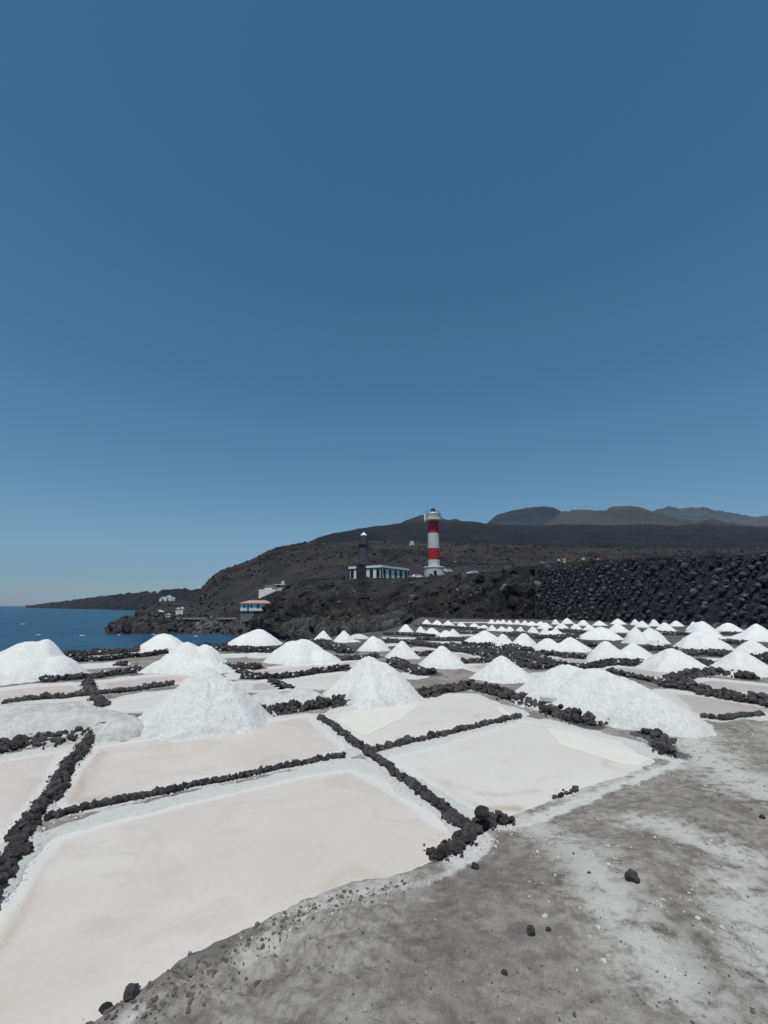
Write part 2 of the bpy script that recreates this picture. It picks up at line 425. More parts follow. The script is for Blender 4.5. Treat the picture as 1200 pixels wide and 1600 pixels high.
# ------------------------------------------------------------------ the salt pans
PANS = [
 ('pale', 'largest pale pink salt pan, nearest to the grey bank in front', [(88,1312),(200,1280),(330,1248),(450,1220),(548,1203),(600,1228),(665,1272),(716,1316),(690,1335),(640,1356),(560,1372),(450,1412),(370,1452),(300,1490),(245,1518),(185,1555),(120,1600),(40,1660),(-120,1720),(-260,1640),(-130,1540),(-20,1460),(28,1400),(50,1350)]),
 ('pale', 'pale salt pan behind the thin stone line, left of the stone crossing', [(150,1168),(290,1147),(400,1130),(482,1120),(540,1172),(505,1183),(420,1200),(280,1228),(170,1253),(100,1264),(88,1258),(118,1205)]),
 ('pale', 'salt pan cut by the left picture edge, left of the thick stone ridge', [(-120,1212),(0,1190),(100,1174),(72,1228),(28,1282),(-12,1330),(-90,1400),(-260,1420)]),
 ('grey', 'wet grey salt pan with an ivory salt corner, before the tall middle heap', [(512,1120),(600,1102),(690,1088),(735,1090),(802,1117),(740,1136),(650,1158),(582,1170)]),
 ('grey', 'grey brine pan with brown stain and ivory right border, beside the grey bank', [(612,1186),(700,1162),(822,1128),(880,1138),(960,1160),(1026,1190),(960,1212),(890,1238),(830,1264),(775,1280),(712,1250)]),
 ('pink', 'narrow pink pan under the big left heap, above the bumpy stone row', [(-70,1092),(0,1078),(60,1072),(125,1069),(136,1084),(60,1092),(0,1102)]),
 ('pink', 'narrow pink pan running behind the tall front heap to its right', [(150,1068),(230,1058),(300,1051),(340,1049),(330,1062),(270,1068),(200,1077),(158,1084)]),
 ('pink', 'thin pink pan left of the short stone stub', [(20,1107),(70,1099),(138,1091),(143,1102),(90,1110),(40,1114)]),
 ('grey', 'small grey pan between stone stub and tall front heap', [(165,1099),(215,1089),(300,1078),(290,1100),(220,1112),(175,1112)]),
 ('white', 'white salt strip behind the stones by the sea, right of the left heap', [(100,1033),(165,1028),(168,1031),(104,1036)]),
 ('white', 'white salt strip above the grey path, right of the left heap', [(106,1042),(182,1036),(192,1040),(170,1043),(112,1046)]),
 ('white', 'thin white salt strip between two black stone rows near the shore', [(196,1023),(235,1020),(255,1020),(230,1024),(200,1027)]),
 ('white', 'small white pan at the right foot of the ridged heap', [(343,1023),(372,1023),(380,1027),(345,1028)]),
 ('white', 'white pan strip left of the round heap with flat shoulders', [(392,1022),(428,1019),(420,1027),(400,1028)]),
 ('white', 'pale pan tongue right of the tall front heap', [(340,1051),(372,1049),(392,1056),(375,1060),(350,1062)]),
 ('pink', 'long pink pan below the round heap, over the jagged stone row', [(384,1049),(440,1043),(500,1037),(572,1033),(545,1041),(480,1048),(425,1053),(400,1054)]),
 ('grey', 'grey green pan left of the tall middle heap', [(434,1063),(480,1058),(535,1053),(560,1056),(520,1074),(462,1077)]),
 ('tan', 'small tan pan right behind the tall front heap', [(388,1068),(418,1065),(445,1076),(420,1081),(380,1080)]),
 ('white', 'white sliver of pan right of the tall middle heap', [(632,1056),(640,1054),(655,1058),(645,1060)]),
 ('pink', 'small pink pan left behind the smooth pointed heap', [(645,1016),(657,1012),(682,1017),(672,1020),(652,1020)]),
 ('pink', 'small pink pan right behind the smooth pointed heap', [(706,1022),(726,1021),(751,1028),(738,1032),(715,1031)]),
 ('pink', 'pink pan left of the heap with the nipple top', [(727,1041),(760,1037),(792,1036),(800,1048),(752,1049)]),
 ('white', 'thin white pan in the middle field before the double heap', [(674,1003),(720,1004),(716,1007),(692,1007)]),
 ('white', 'white lens shaped pan in the middle field', [(712,1010),(748,1009),(768,1012),(745,1014),(725,1013)]),
 ('grey', 'thin pale pan in the middle field before the row of small heaps', [(763,1019),(800,1016),(828,1020),(800,1023)]),
 ('tan', 'lens shaped beige pan above the wide right heap', [(838,1030),(882,1027),(932,1034),(908,1038),(868,1037)]),
 ('pink', 'pink pan wedge at the left foot of the wide right heap', [(828,1056),(868,1052),(850,1061),(838,1070)]),
 ('white', 'white pan strip behind the heap with the nipple top', [(806,1038),(834,1043),(828,1046),(812,1042)]),
 ('tan', 'beige pan directly behind the crest of the wide right heap', [(936,1047),(965,1042),(1008,1046),(1058,1050),(1052,1058),(1030,1062),(1000,1056),(972,1052)]),
 ('tan', 'tan pan between the two stone arms at the right', [(1068,1068),(1108,1062),(1160,1067),(1260,1078),(1260,1100),(1160,1083),(1110,1076)]),
 ('tan', 'large tan and lilac pan right of the wide right heap', [(1040,1080),(1100,1088),(1160,1098),(1235,1110),(1195,1120),(1150,1122),(1110,1124),(1075,1116)]),
 ('white', 'thin white pan far right before the steep right heap', [(1085,1032),(1120,1031),(1118,1034),(1092,1035)]),
 ('white', 'thin white pan strip far right between dark stones', [(1130,995),(1150,995),(1150,997),(1132,998)]),
 ('white', 'white pan strip behind five small cones near the cliff', [(708,972),(762,972),(762,973.5),(712,974)]),
 ('white', 'white strip of salt left of the far cones', [(602,1007),(622,1006),(622,1009),(602,1010)]),
 ('white', 'thin white strip near the pointed far cone', [(600,996),(640,997),(655,999),(610,999)]),
 ('white', 'thin white strip behind the round twin cones', [(692,992),(735,992),(738,994),(700,995)]),
 ('white', 'white strip before the far double heap', [(905,1008),(930,1008),(925,1010),(905,1011)]),
]
PW = []
for kind, lab, poly in PANS:
    PW.append(np.array([G(*p).to_2d() for p in poly]))
def seg_sd(X, Y, poly):
    d = np.full(X.shape, 1e9); ins = np.zeros(X.shape, bool)
    n = len(poly)
    for i in range(n):
        x0, y0 = poly[i]; x1, y1 = poly[(i+1) % n]
        ex, ey = x1-x0, y1-y0
        t = np.clip(((X-x0)*ex+(Y-y0)*ey)/(ex*ex+ey*ey+1e-12), 0, 1)
        d = np.minimum(d, (X-x0-t*ex)**2+(Y-y0-t*ey)**2)
        c = ((y0 > Y) != (y1 > Y)) & (X < (x1-x0)*(Y-y0)/(y1-y0+1e-12)+x0)
        ins ^= c
    d = np.sqrt(d); return np.where(ins, -d, d)
def pans_sd(X, Y, only=None, margin=2.0):
    out = np.full(X.shape, 9.0); Xf, Yf, of = X.ravel(), Y.ravel(), None
    of = out.ravel()
    for k, poly in enumerate(PW):
        if only is not None and k != only: continue
        lo, hi = poly.min(0)-margin, poly.max(0)+margin
        m = np.nonzero((Xf > lo[0]) & (Xf < hi[0]) & (Yf > lo[1]) & (Yf < hi[1]))[0]
        if len(m): of[m] = np.minimum(of[m], seg_sd(Xf[m], Yf[m], poly))
    return of.reshape(X.shape)
def line_d(X, Y, pts):
    d = np.full(X.shape, 1e9)
    for a, b in zip(pts[:-1], pts[1:]):
        ex, ey = b.x-a.x, b.y-a.y
        t = np.clip(((X-a.x)*ex+(Y-a.y)*ey)/(ex*ex+ey*ey+1e-12), 0, 1)
        d = np.minimum(d, (X-a.x-t*ex)**2+(Y-a.y-t*ey)**2)
    return np.sqrt(d)

EDGE_PX = [-900, -200, 0, 115, 200, 340, 440, 480, 560, 600, 640, 660, 2200]
EDGE_Y = [EYE*740/(y-946.0) for y in (1030,1026,1024,1020,1016,1006,1000,997,988,984,974)]+[105, 105]
EDGE_T = [(p-600)/755.0 for p in EDGE_PX]
def ground_z(X, Y):
    sdv = pans_sd(X, Y)
    dd = np.hypot(X, Y)
    w = fbm(X*2.2, Y*2.2, 0, 4, 3)*.11+fbm(X*11, Y*11, 0, 3, 5)*.04
    s = sdv+w*np.clip(dd/9, .55, 1.0)
    z = -.05+.075*sstep(-.05, .10, s)
    # bank on which the photographer stands: rises towards the camera
    bank = sstep(.0, 1.6, s)*(.16*sstep(7.5, 3.5, Y-.35*X))
    lipm = np.exp(-np.maximum(0, line_d(X, Y, [G(60,1640), G(180,1560), G(300,1500), G(420,1440), G(540,1395)]))**2/.10)
    rough = fbm(X*1.3, Y*1.3, 0, 5, 9)*.045+fbm(X*7, Y*7, 0, 4, 21, .6)*.016+fbm(X*26, Y*26, 0, 3, 33, .6)*.007+lipm*(np.maximum(0, fbm(X*17, Y*17, 0, 3, 35, .65))*.05+fbm(X*5, Y*5, 0, 3, 37, .6)*.03)
    out = sstep(.02, .5, s)
    z = z+bank+rough*(.25+.75*out)*np.where(s > -.02, 1, .3)
    # lumpy broken lip of the bank, bottom left
    lip = np.exp(-((X+1.0)**2/.9+(Y-3.45)**2/.35))+.7*np.exp(-((X+.2)**2/.6+(Y-3.9)**2/.3))
    z = z+lip*fbm(X*8, Y*8, 0, 4, 41, .6)*.055*out
    edge = np.interp(X/np.maximum(Y, .1), EDGE_T, EDGE_Y)+fbm(X*.5, Y*.5, 0, 3, 51)*1.2
    z = z-9.5*sstep(0, 2.2, Y-edge)
    return z, s, out, edge
STAINS = [(0, [(66,1318),(52,1352),(50,1400),(22,1450),(-30,1520)], .05, .7), (0, [(90,1500),(170,1440),(240,1400)], .25, .18), (0, [(20,1560),(110,1520)], .2, .25),
 (1, [(158,1178),(128,1222),(112,1252),(170,1246)], .12, .6), (1, [(260,1165),(330,1160)], .4, .25), (4, [(684,1232),(712,1250),(756,1266),(806,1264)], .09, .9), (4, [(750,1240),(786,1243),(840,1236)], .06, .45),
 (4, [(660,1215),(720,1232)], .1, .25), (2, [(30,1262),(60,1220)], .12, .3), (3, [(600,1140),(660,1130)], .3, .12)]
for k, (kind, lab, poly) in enumerate(PANS):
    pw = PW[k]; lo, hi = pw.min(0)-.25, pw.max(0)+.25
    big = k < 5; step = .04 if big else .22
    nx, ny = int((hi[0]-lo[0])/step)+3, int((hi[1]-lo[1])/step)+3
    gx, gy = np.meshgrid(np.linspace(lo[0], hi[0], nx), np.linspace(lo[1], hi[1], ny))
    sdv = seg_sd(gx, gy, pw)
    edge = sstep(-.24 if big else -.4, .02, sdv)*(.75 if big else 1)
    Fq = grid_faces(ny, nx)
    if k in (0, 4):
        bl = [G(700,1330), G(640,1358), G(560,1378), G(450,1420), G(300,1500), G(180,1560), G(20,1690), G(-200,1720)] if k == 0 else [G(780,1284), G(880,1245), G(960,1215), G(1030,1192)]
        edge = edge*sstep(.1, .5, line_d(gx, gy, bl)) if k == 0 else edge*(.4+.6*sstep(.1, .5, line_d(gx, gy, bl)))
    stain = np.zeros(gx.shape)
    for kk, pl, w_, am_ in STAINS:
        if kk == k: stain = np.maximum(stain, am_*np.exp(-(line_d(gx, gy, [G(*q) for q in pl])/w_)**2))
    keep = (sdv.ravel()[Fq] < .22).any(1)
    cx, cy = pw.mean(0)
    V = np.stack([gx.ravel()-cx, gy.ravel()-cy, np.zeros(gx.size)], -1)
    # drop unused
    Fq = Fq[keep]; u = np.unique(Fq); mp = np.full(len(V), -1); mp[u] = np.arange(len(u))
    me = mesh_np('salt_pan', V[u], mp[Fq], PM[kind], True, {'edge': edge.ravel()[u], 'stain': stain.ravel()[u]})
    link('salt_pan', me, None, (cx, cy, 0.004), label=lab, category='salt pan', group='shallow evaporation pans')

# ------------------------------------------------------------------ stone ridges
ridge('thick black stone ridge at the left edge, from the crossing down to the picture edge', [(137,1158),(112,1196),(80,1243),(44,1296),(4,1366),(-34,1430)], .21, .075, .07, 2.6)
ridge('thin stone line dividing the two large left pans', [(72,1282),(130,1270),(200,1256),(300,1232),(400,1212),(470,1197),(536,1187)], .11, .075, .04, 3.4)
ridge('stone ridge running diagonally between front pans down to the dark boulder', [(498,1123),(535,1148),(572,1178),(620,1212),(670,1252),(706,1284),(735,1300)], .15, .08, .05, 2.8)
ridge('short stone row between the two right front pans', [(578,1178),(620,1168),(680,1153),(740,1140),(812,1122)], .14, .088, .05, 3.0)
ridge('pile up of black stones at the tip where the front ridge meets the bank', [(676,1346),(712,1330),(745,1304),(775,1290),(795,1286)], .24, .085, .07, 2.2)
ridge('broad stone bank left, below the low grey salt mound', [(-60,1182),(0,1172),(60,1164),(130,1152),(190,1143),(246,1133)], .6, .12, .12, 1.8)
ridge('broad stone bank between the tall front heap and the tall middle heap', [(392,1118),(450,1112),(510,1105),(562,1096)], .6, .12, .15, 1.9)
ridge('broad stone bank bending behind the wet grey pan towards the wide right heap', [(652,1090),(700,1081),(738,1077),(790,1089),(856,1112),(922,1136)], .6, .12, .17, 1.9)
ridge('scattered stones at the right foot of the wide right heap', [(1002,1150),(1030,1158),(1042,1176),(1058,1182)], .42, .12, .05, .75)
ridge('half sunken stones along the right front pan shore', [(868,1250),(884,1243),(904,1235)], .1, .07, .0, 1.0)
ridge('bumpy single row of stones under the narrow pink pans', [(4,1101),(60,1096),(133,1089),(200,1082),(272,1070)], .18, .13, .07, 3.0)
ridge('short stone spur joining the bumpy row between the pink pans', [(134,1068),(140,1078),(143,1087)], .25, .17, .05, 1.6)
ridge('short stone stub in front of the bumpy row', [(146,1093),(156,1099),(160,1106)], .3, .14, .04, 1.6)
ridge('low stone row at the left edge of the front of the tan right pan', [(1098,1124),(1115,1126),(1132,1128),(1148,1124),(1165,1120),(1190,1117)], .16, .11, .03, 2.2)
ridge('high stone wall of rounded lumps before the tan right pan', [(1040,1074),(1080,1080),(1120,1088),(1160,1096),(1210,1106),(1290,1122)], .5, .16, .19, 2.2)
ridge('stone bank below the steep right heap', [(1048,1068),(1078,1058),(1110,1053),(1140,1056),(1172,1062)], .6, .16, .17, 2.2)
for lab, px, w, s, h, f in [
 ('salt speckled stone bank in front of the big left heap', [(64,1066),(130,1061),(200,1053),(214,1048)], .8, .16, .1, 1.3),
 ('dark stone row behind the grey path, right of the big left heap', [(98,1037),(170,1032),(230,1026),(262,1021)], .5, .2, .16, 1.6),
 ('stone row closest to the sea, right of the big left heap', [(110,1027),(160,1023),(228,1018)], .5, .2, .14, 1.6),
 ('lump of stones sticking out towards the grey path', [(182,1040),(196,1041)], .5, .18, .12, 1.6),
 ('broad dark stone field between the shoreline heaps', [(330,1013),(370,1018),(436,1019)], 1.6, .2, .16, 1.5),
 ('stone bank right of the ridged heap', [(326,1048),(370,1044),(406,1046)], .9, .17, .14, 1.4),
 ('jagged stone row below the long pink pan', [(378,1062),(425,1062),(480,1056),(545,1047)], .35, .19, .14, 1.9),
 ('thin stone spur between the tan pan and the grey green pan', [(420,1064),(436,1070),(455,1077)], .2, .12, .06, 1.7),
 ('short slanting stone row before the jagged row', [(372,1050),(385,1055),(402,1062)], .3, .15, .1, 1.6),
 ('stone bank behind the tall middle heap on its left', [(514,1034),(550,1031),(590,1028)], .9, .19, .14, 1.5),
 ('dark stone bank behind the tall middle heap on its right', [(612,1035),(634,1045),(660,1054),(676,1056)], .9, .18, .14, 1.5),
 ('slanting stone bank behind the round heap', [(496,1003),(520,1012),(545,1021)], 1.3, .2, .14, 1.4),
 ('long diagonal stone bank across the middle field', [(604,1003),(650,1007),(700,1014),(760,1025),(800,1034),(838,1047)], 1.0, .2, .18, 1.3),
 ('stone bank crossing below the row of middle heaps', [(798,1029),(860,1024),(912,1030)], .8, .19, .16, 1.4),
 ('curved stone bank above the beige pans', [(862,1047),(920,1044),(956,1039),(990,1040),(1020,1043)], .7, .19, .16, 1.4),
 ('thin stone edge behind the crest of the wide right heap', [(950,1050),(972,1056),(1000,1062),(1040,1072)], .35, .17, .1, 1.5),
 ('short dark stone bank left of the smooth pointed heap', [(648,1025),(680,1025)], .7, .18, .14, 1.6),
 ('short dark stone bank right of the smooth pointed heap', [(722,1037),(748,1036),(776,1033)], .7, .18, .14, 1.6),
 ('dark stone band between far heaps, upper middle field', [(722,1009),(770,1010),(812,1013)], 1.0, .2, .14, 1.4),
 ('dark stone band in front of the row of middle heaps', [(762,1017),(800,1015),(830,1018)], .8, .2, .14, 1.5),
 ('second diagonal stone band in the middle field', [(700,1009),(760,1018),(830,1027),(880,1045)], .8, .2, .16, 1.3),
 ('dark stone band left of the far twin cones', [(600,992),(640,992),(672,995)], 1.6, .22, .12, 1.2),
 ('dark stone band below the far twin cones', [(650,1000),(700,1001),(724,1001)], 1.4, .22, .12, 1.2),
 ('dark stones below the five small cones', [(655,978),(700,981),(760,985)], 2.5, .25, .1, 1.0),
 ('dark stone band under the second far row', [(715,989),(745,990)], 1.8, .22, .12, 1.2),
 ('dark stones between the far rows at the centre', [(800,990),(830,996),(860,998),(905,995)], 2.6, .24, .1, 1.0),
 ('dark stones below the far row, centre right', [(868,984),(890,987),(925,990)], 2.4, .24, .1, 1.0),
 ('dark stone patch before the far double heap', [(880,1004),(905,1007),(925,1011)], 2.6, .22, .12, 1.2),
 ('dark stone patch with salt letters like crumbs, right field', [(1012,1015),(1030,1017),(1046,1017)], 3.2, .22, .12, 1.3),
 ('dark stone patch below the broad right cone', [(1062,1022),(1095,1024),(1140,1023)], 2.8, .22, .14, 1.3),
 ('dark stone patch far right between two heaps', [(1122,1003),(1150,1006),(1175,1007)], 2.4, .22, .12, 1.2),
 ('dark stone patch at the right picture edge', [(1180,1018),(1215,1032),(1240,1045)], 1.8, .22, .14, 1.3),
 ('dark stones at the far right under the boulder wall', [(1130,991),(1165,992),(1215,996)], 2.6, .25, .1, 1.0),
 ('dark stones behind the far right cones', [(1010,988),(1045,991),(1070,993)], 2.6, .24, .1, 1.1),
 ('dark stone strip right of the far double cone', [(940,993),(980,996)], 2.2, .22, .1, 1.0),
 ('stones under the right slope of the broad right cone', [(1090,1036),(1108,1040),(1120,1044)], .8, .18, .1, 1.3),
 ('stones at the foot of the leaning middle cone', [(950,1037),(985,1035),(1015,1038)], .6, .18, .12, 1.4),
]: ridge(lab, px, w*.92, s*.72, h*1.0, f*1.5, single=True)

# ------------------------------------------------------------------ ground of the salt works (one sheet)
az = np.concatenate([np.linspace(-46, 46, 620), np.linspace(46, 314, 60)[1:-1]])*math.pi/180
rr = np.concatenate([[.02, .8, 1.6, 2.2], np.exp(np.linspace(math.log(2.6), math.log(112), 640)), [135, 170]])
RR, AZ = np.meshgrid(rr, az, indexing='ij')
GX, GY = RR*np.sin(AZ), RR*np.cos(AZ)
GZ, GS, GO, GE = ground_z(GX, GY)
dark = np.zeros_like(GX)
for pts, w in RIDGES:
    a = np.array([(p.x, p.y) for p in pts]); lo, hi = a.min(0)-w-1, a.max(0)+w+1
    m = (GX > lo[0]) & (GX < hi[0]) & (GY > lo[1]) & (GY < hi[1])
    if m.any():
        d = line_d(GX[m], GY[m], pts); dark[m] = np.maximum(dark[m], sstep(w*.62, w*.3, d) if w > .3 else .8*sstep(w*.45, w*.2, d))
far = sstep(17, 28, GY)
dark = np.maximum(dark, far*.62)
dark = np.maximum(dark, sstep(-.8, .8, GY-GE)*.9)
salt = sstep(.46, .24, GS+fbm(GX*1.4, GY*1.4, 0, 3, 61)*.12)*(1-sstep(.3, .9, dark)*.8)
salt = np.maximum(salt, 0)
# shore line of the front pan against the grey bank carries no white rim
bankside = np.exp(-np.maximum(0, line_d(GX, GY, [G(660,1358), G(560,1378), G(450,1420), G(300,1500), G(180,1560), G(20,1690)]))**2/.09)
bs2 = np.exp(-np.maximum(0, line_d(GX, GY, [G(780,1284), G(880,1245), G(960,1215), G(1030,1192)]))**2/.05)
salt = salt*(1-.9*bankside)*(1-.8*bs2)
bloomc = .20+.55*fbm(GX*.55, GY*.55, 0, 3, 71)
bands = [([G(810,1285), G(890,1345), G(940,1420), G(985,1500), G(1060,1600)], .36), ([G(1040,1120), G(1120,1200), G(1200,1260)], .6),
         ([G(860,1250), G(960,1215), G(1060,1200)], .22), ([G(620,1385), G(520,1410), G(440,1440), G(400,1500)], .22), ([G(1150,1420), G(1230,1600)], .35), ([G(1000,1300), G(1180,1380)], .3)]
for pts, w in bands: bloomc = np.maximum(bloomc, 1.15*np.exp(-(line_d(GX, GY, pts)/w)**2))
plainer = np.exp(-(line_d(GX, GY, [G(790,1350), G(740,1440), G(700,1560)])/.45)**2)
bloomc = bloomc*(1-.8*plainer)
dark = np.maximum(dark, .33*plainer)
dark = np.maximum(dark, .46*np.exp(-np.maximum(0, line_d(GX, GY, [G(60,1640), G(180,1560), G(300,1500), G(420,1450)]))**2/.12))
bloomc = np.clip(bloomc*(1-dark*.6), 0, 1.2)
V = np.stack([GX.ravel(), GY.ravel(), GZ.ravel()], -1)
me = mesh_np('ground', V, grid_faces(len(rr), len(az), True)[:, ::-1], M_ground, True,
             {'salt': salt.ravel(), 'dark': dark.ravel(), 'bloom': bloomc.ravel()})
ground = link('ground', me, kind='structure')
def gz(x, y):
    return float(ground_z(np.array([[x]]), np.array([[y]]))[0][0, 0])

# ------------------------------------------------------------------ salt heaps
def heap(peaks, label, mat=M_salt, tip=.14, res=40, group='white salt heaps on the salt works', seed=None, lump=1.0):
    """peaks: (px, py, Y, R)"""
    seed = seed if seed is not None else random.randrange(9999)
    pk = []
    for px, py, Y, Rr in peaks:
        p = P(px, py, Y); pk.append((p.x, p.y, p.z, Rr))
    cx, cy = pk[0][0], pk[0][1]
    lo = (min(p[0]-p[3]*1.3 for p in pk), min(p[1]-p[3]*1.3 for p in pk)); hi = (max(p[0]+p[3]*1.3 for p in pk), max(p[1]+p[3]*1.3 for p in pk))
    nx = res; ny = max(8, int(res*(hi[1]-lo[1])/(hi[0]-lo[0])))
    gx, gy = np.meshgrid(np.linspace(lo[0], hi[0], nx), np.linspace(lo[1], hi[1], ny))
    Rm = max(p[3] for p in pk)
    zs = []
    for i, (x, y, h, r_) in enumerate(pk):
        dx, dy = gx-x, gy-y; d = np.hypot(dx, dy)
        an = np.arctan2(dy, dx)
        wob = 1+.13*vnoise(np.cos(an)*1.6+seed, np.sin(an)*1.6, 0, seed+i)+.05*vnoise(np.cos(an)*5, np.sin(an)*5+seed, 0, seed+9)
        t = d/(r_*wob)
        a = tip if i == 0 else max(tip, .3)
        k = math.sqrt(1+a*a)
        f = (k-np.sqrt(t*t+a*a))/(k-a)
        f = np.where(f > 0, f**1.06, f*.6)
        zs.append(h*f)
    z = zs[0]
    for q in zs[1:]:
        kk = .09*Rm; hh = np.clip(.5+.5*(z-q)/kk, 0, 1); z = q*(1-hh)+z*hh+kk*hh*(1-hh)
    hm = max(p[2] for p in pk)
    amp = sstep(-.05, .35, z/hm)
    z = z+amp*hm*lump*(fbm(gx*3.2/Rm, gy*3.2/Rm, 0, 3, seed)*.055+np.maximum(0, fbm(gx*11/Rm, gy*11/Rm, 0, 3, seed+5, .6))*.045)
    if res >= 40: z = z+min(1, res/90)*sstep(-.02, .1, z/hm)*(fbm(gx*13, gy*13, 0, 4, seed+7, .7)*.026*(.4+.6*lump)+np.maximum(0,fbm(gx*22, gy*22, 0, 2, seed+8)-.15)*.03)
    foot = sstep(.38, 0, z/hm)
    Fq = grid_faces(ny, nx); keep = (z.ravel()[Fq] > -.04).any(1); Fq = Fq[keep]
    u = np.unique(Fq); mp = np.full(z.size, -1); mp[u] = np.arange(len(u))
    V = np.stack([gx.ravel()-cx, gy.ravel()-cy, np.maximum(z.ravel(), -.06)], -1)
    me = mesh_np('salt_pile', V[u], mp[Fq], mat, True, {'foot': foot.ravel()[u]})
    return link('salt_pile', me, None, (cx, cy, 0.02), label=label, category='salt pile', group=group)
def cone(ax, ay, x0, x1, by, label, tip=.14, res=30, extra=(), **kw):
    Yf = EYE*740.0/(by-946.0)*1.0
    Yf = G(ax, by).y
    w = (x1-x0)/2.0; Rr = w*Yf/(755-w); Yc = Yf+Rr*.97
    pk = [(ax, ay, Yc, Rr)]
    for (ex, ey, ew) in extra: pk.append((ex, ey, Yc+random.uniform(-.1, .1)*Rr, ew*Yc/755))
    cxp = (x0+x1)/2.0
    if abs(cxp-ax) > w*.12 and not extra: pk.append((cxp+(cxp-ax)*.4, 946+(ay-946)*1.0+(by-ay)*.35, Yc, Rr*.85))
    return heap(pk, label, tip=tip, res=res, **kw)

heap([(72,999,16.6,1.15),(46,1003,16.5,1.7),(2,1024,16.2,2.2),(-60,1042,16,2.2),(96,1024,16.2,.85)], 'big broad white salt heap cut by the left picture edge, the sea behind it', tip=.22, res=130, lump=.8)
heap([(255,991,25.6,1.3),(262,993,25.4,1.25)], 'rounded dome of salt standing before the open sea', tip=.34, res=70)
heap([(292,1005,18.4,1.25),(322,1008,18.6,.95),(262,1030,17.6,.9),(320,1030,17.6,1.0)], 'white heap with furrowed crest and flat right shoulder, behind the tall front heap', tip=.2, res=110)
heap([(322,1047,10.15,1.25),(346,1062,10.1,.95),(262,1100,9.9,.8)], 'tallest looking front heap of crumbly salt, behind the pale left pan', tip=.24, res=150)
heap([(403,984,29.5,1.55),(385,992,29.3,1.2)], 'rounded salt dome at the water side under the shore rocks', tip=.34, res=60)
heap([(474,999,20.6,1.35),(455,1003,20.4,1.1),(505,1018,20.2,.8)], 'round topped salt heap with speckled flanks, above the long pink pan', tip=.34, res=90)
heap([(576,1028,12.7,1.22),(596,1036,12.7,1.05)], 'tall middle heap with a slanting crease, behind the wet grey pan', tip=.13, res=130, lump=.7)
heap([(888,1042,12.3,1.45),(926,1047,11.7,1.65),(966,1060,10.9,1.35),(1002,1079,10.3,1.05),(1034,1098,9.8,.8),(1056,1117,9.4,.55)], 'widest salt heap, a long sloping mound reaching the grey bank at the right', tip=.3, res=220, lump=.75)
cone(691,1010,655,729,1046, 'smooth pointed cone of salt with small flat top, right behind tall middle heap', .12, 80, lump=.4)
cone(784,1026,742,834,1069, 'pointed heap with a nipple top, above the bend of the stone bank', .10, 90, extra=[(805,1046,26)], lump=.6)
cone(628,1002,600,655,1031, 'sharp cone of salt left of the smooth pointed cone', .08, 60, extra=[(640,1020,14)], lump=.6)
cone(583,995,555,606,1019, 'blunt salt heap above the tall middle heap', .2, 60, extra=[(592,999,18)])
cone(538,986,519,556,1005, 'small heap with a sharp tip and a slumped right side, above the round topped heap', .1, 50, extra=[(552,1000,13)])
cone(505,986,491,520,1001, 'small round cone before the cliff foot, left of the sharp tipped small heap', .16, 44)
cone(560,991,541,580,999, 'low flat greyish salt heap behind the small sharp tipped one', .4, 40, mat=M_salt_dirty)
heap([(70,1107,9.7,1.35),(10,1106,9.6,1.5),(130,1112,9.5,1.0),(-80,1110,9.3,1.5),(190,1122,9.2,.55)], 'low dirty grey mound of salt before the bumpy stone row', M_salt_dirty, .8, 150, lump=2.2)
heap([(420,1083,11.6,.85),(470,1078,11.9,.8)], 'low grey mud and salt bank left of the tall middle heap', M_salt_dirty, .9, 60)
cone(1050,1015,1008,1108,1052, 'broad cone at the head of the right stone bank, striped foot', .22, 80, extra=[(1070,1030,32)])
cone(1153,1018,1108,1212,1061, 'large heap behind the stone bank at the right, flowing to the picture edge', .22, 90, extra=[(1195,1046,40),(1245,1052,42)])
cone(946,1003,910,975,1034, 'left and taller of the joined pair above the curved stone bank', .2, 60)
cone(989,1006,955,1023,1033, 'right one of the joined pair above the curved stone bank', .22, 60)
cone(1174,1001,1146,1212,1028, 'heap peeping over the large right heap near the picture edge', .24, 50)
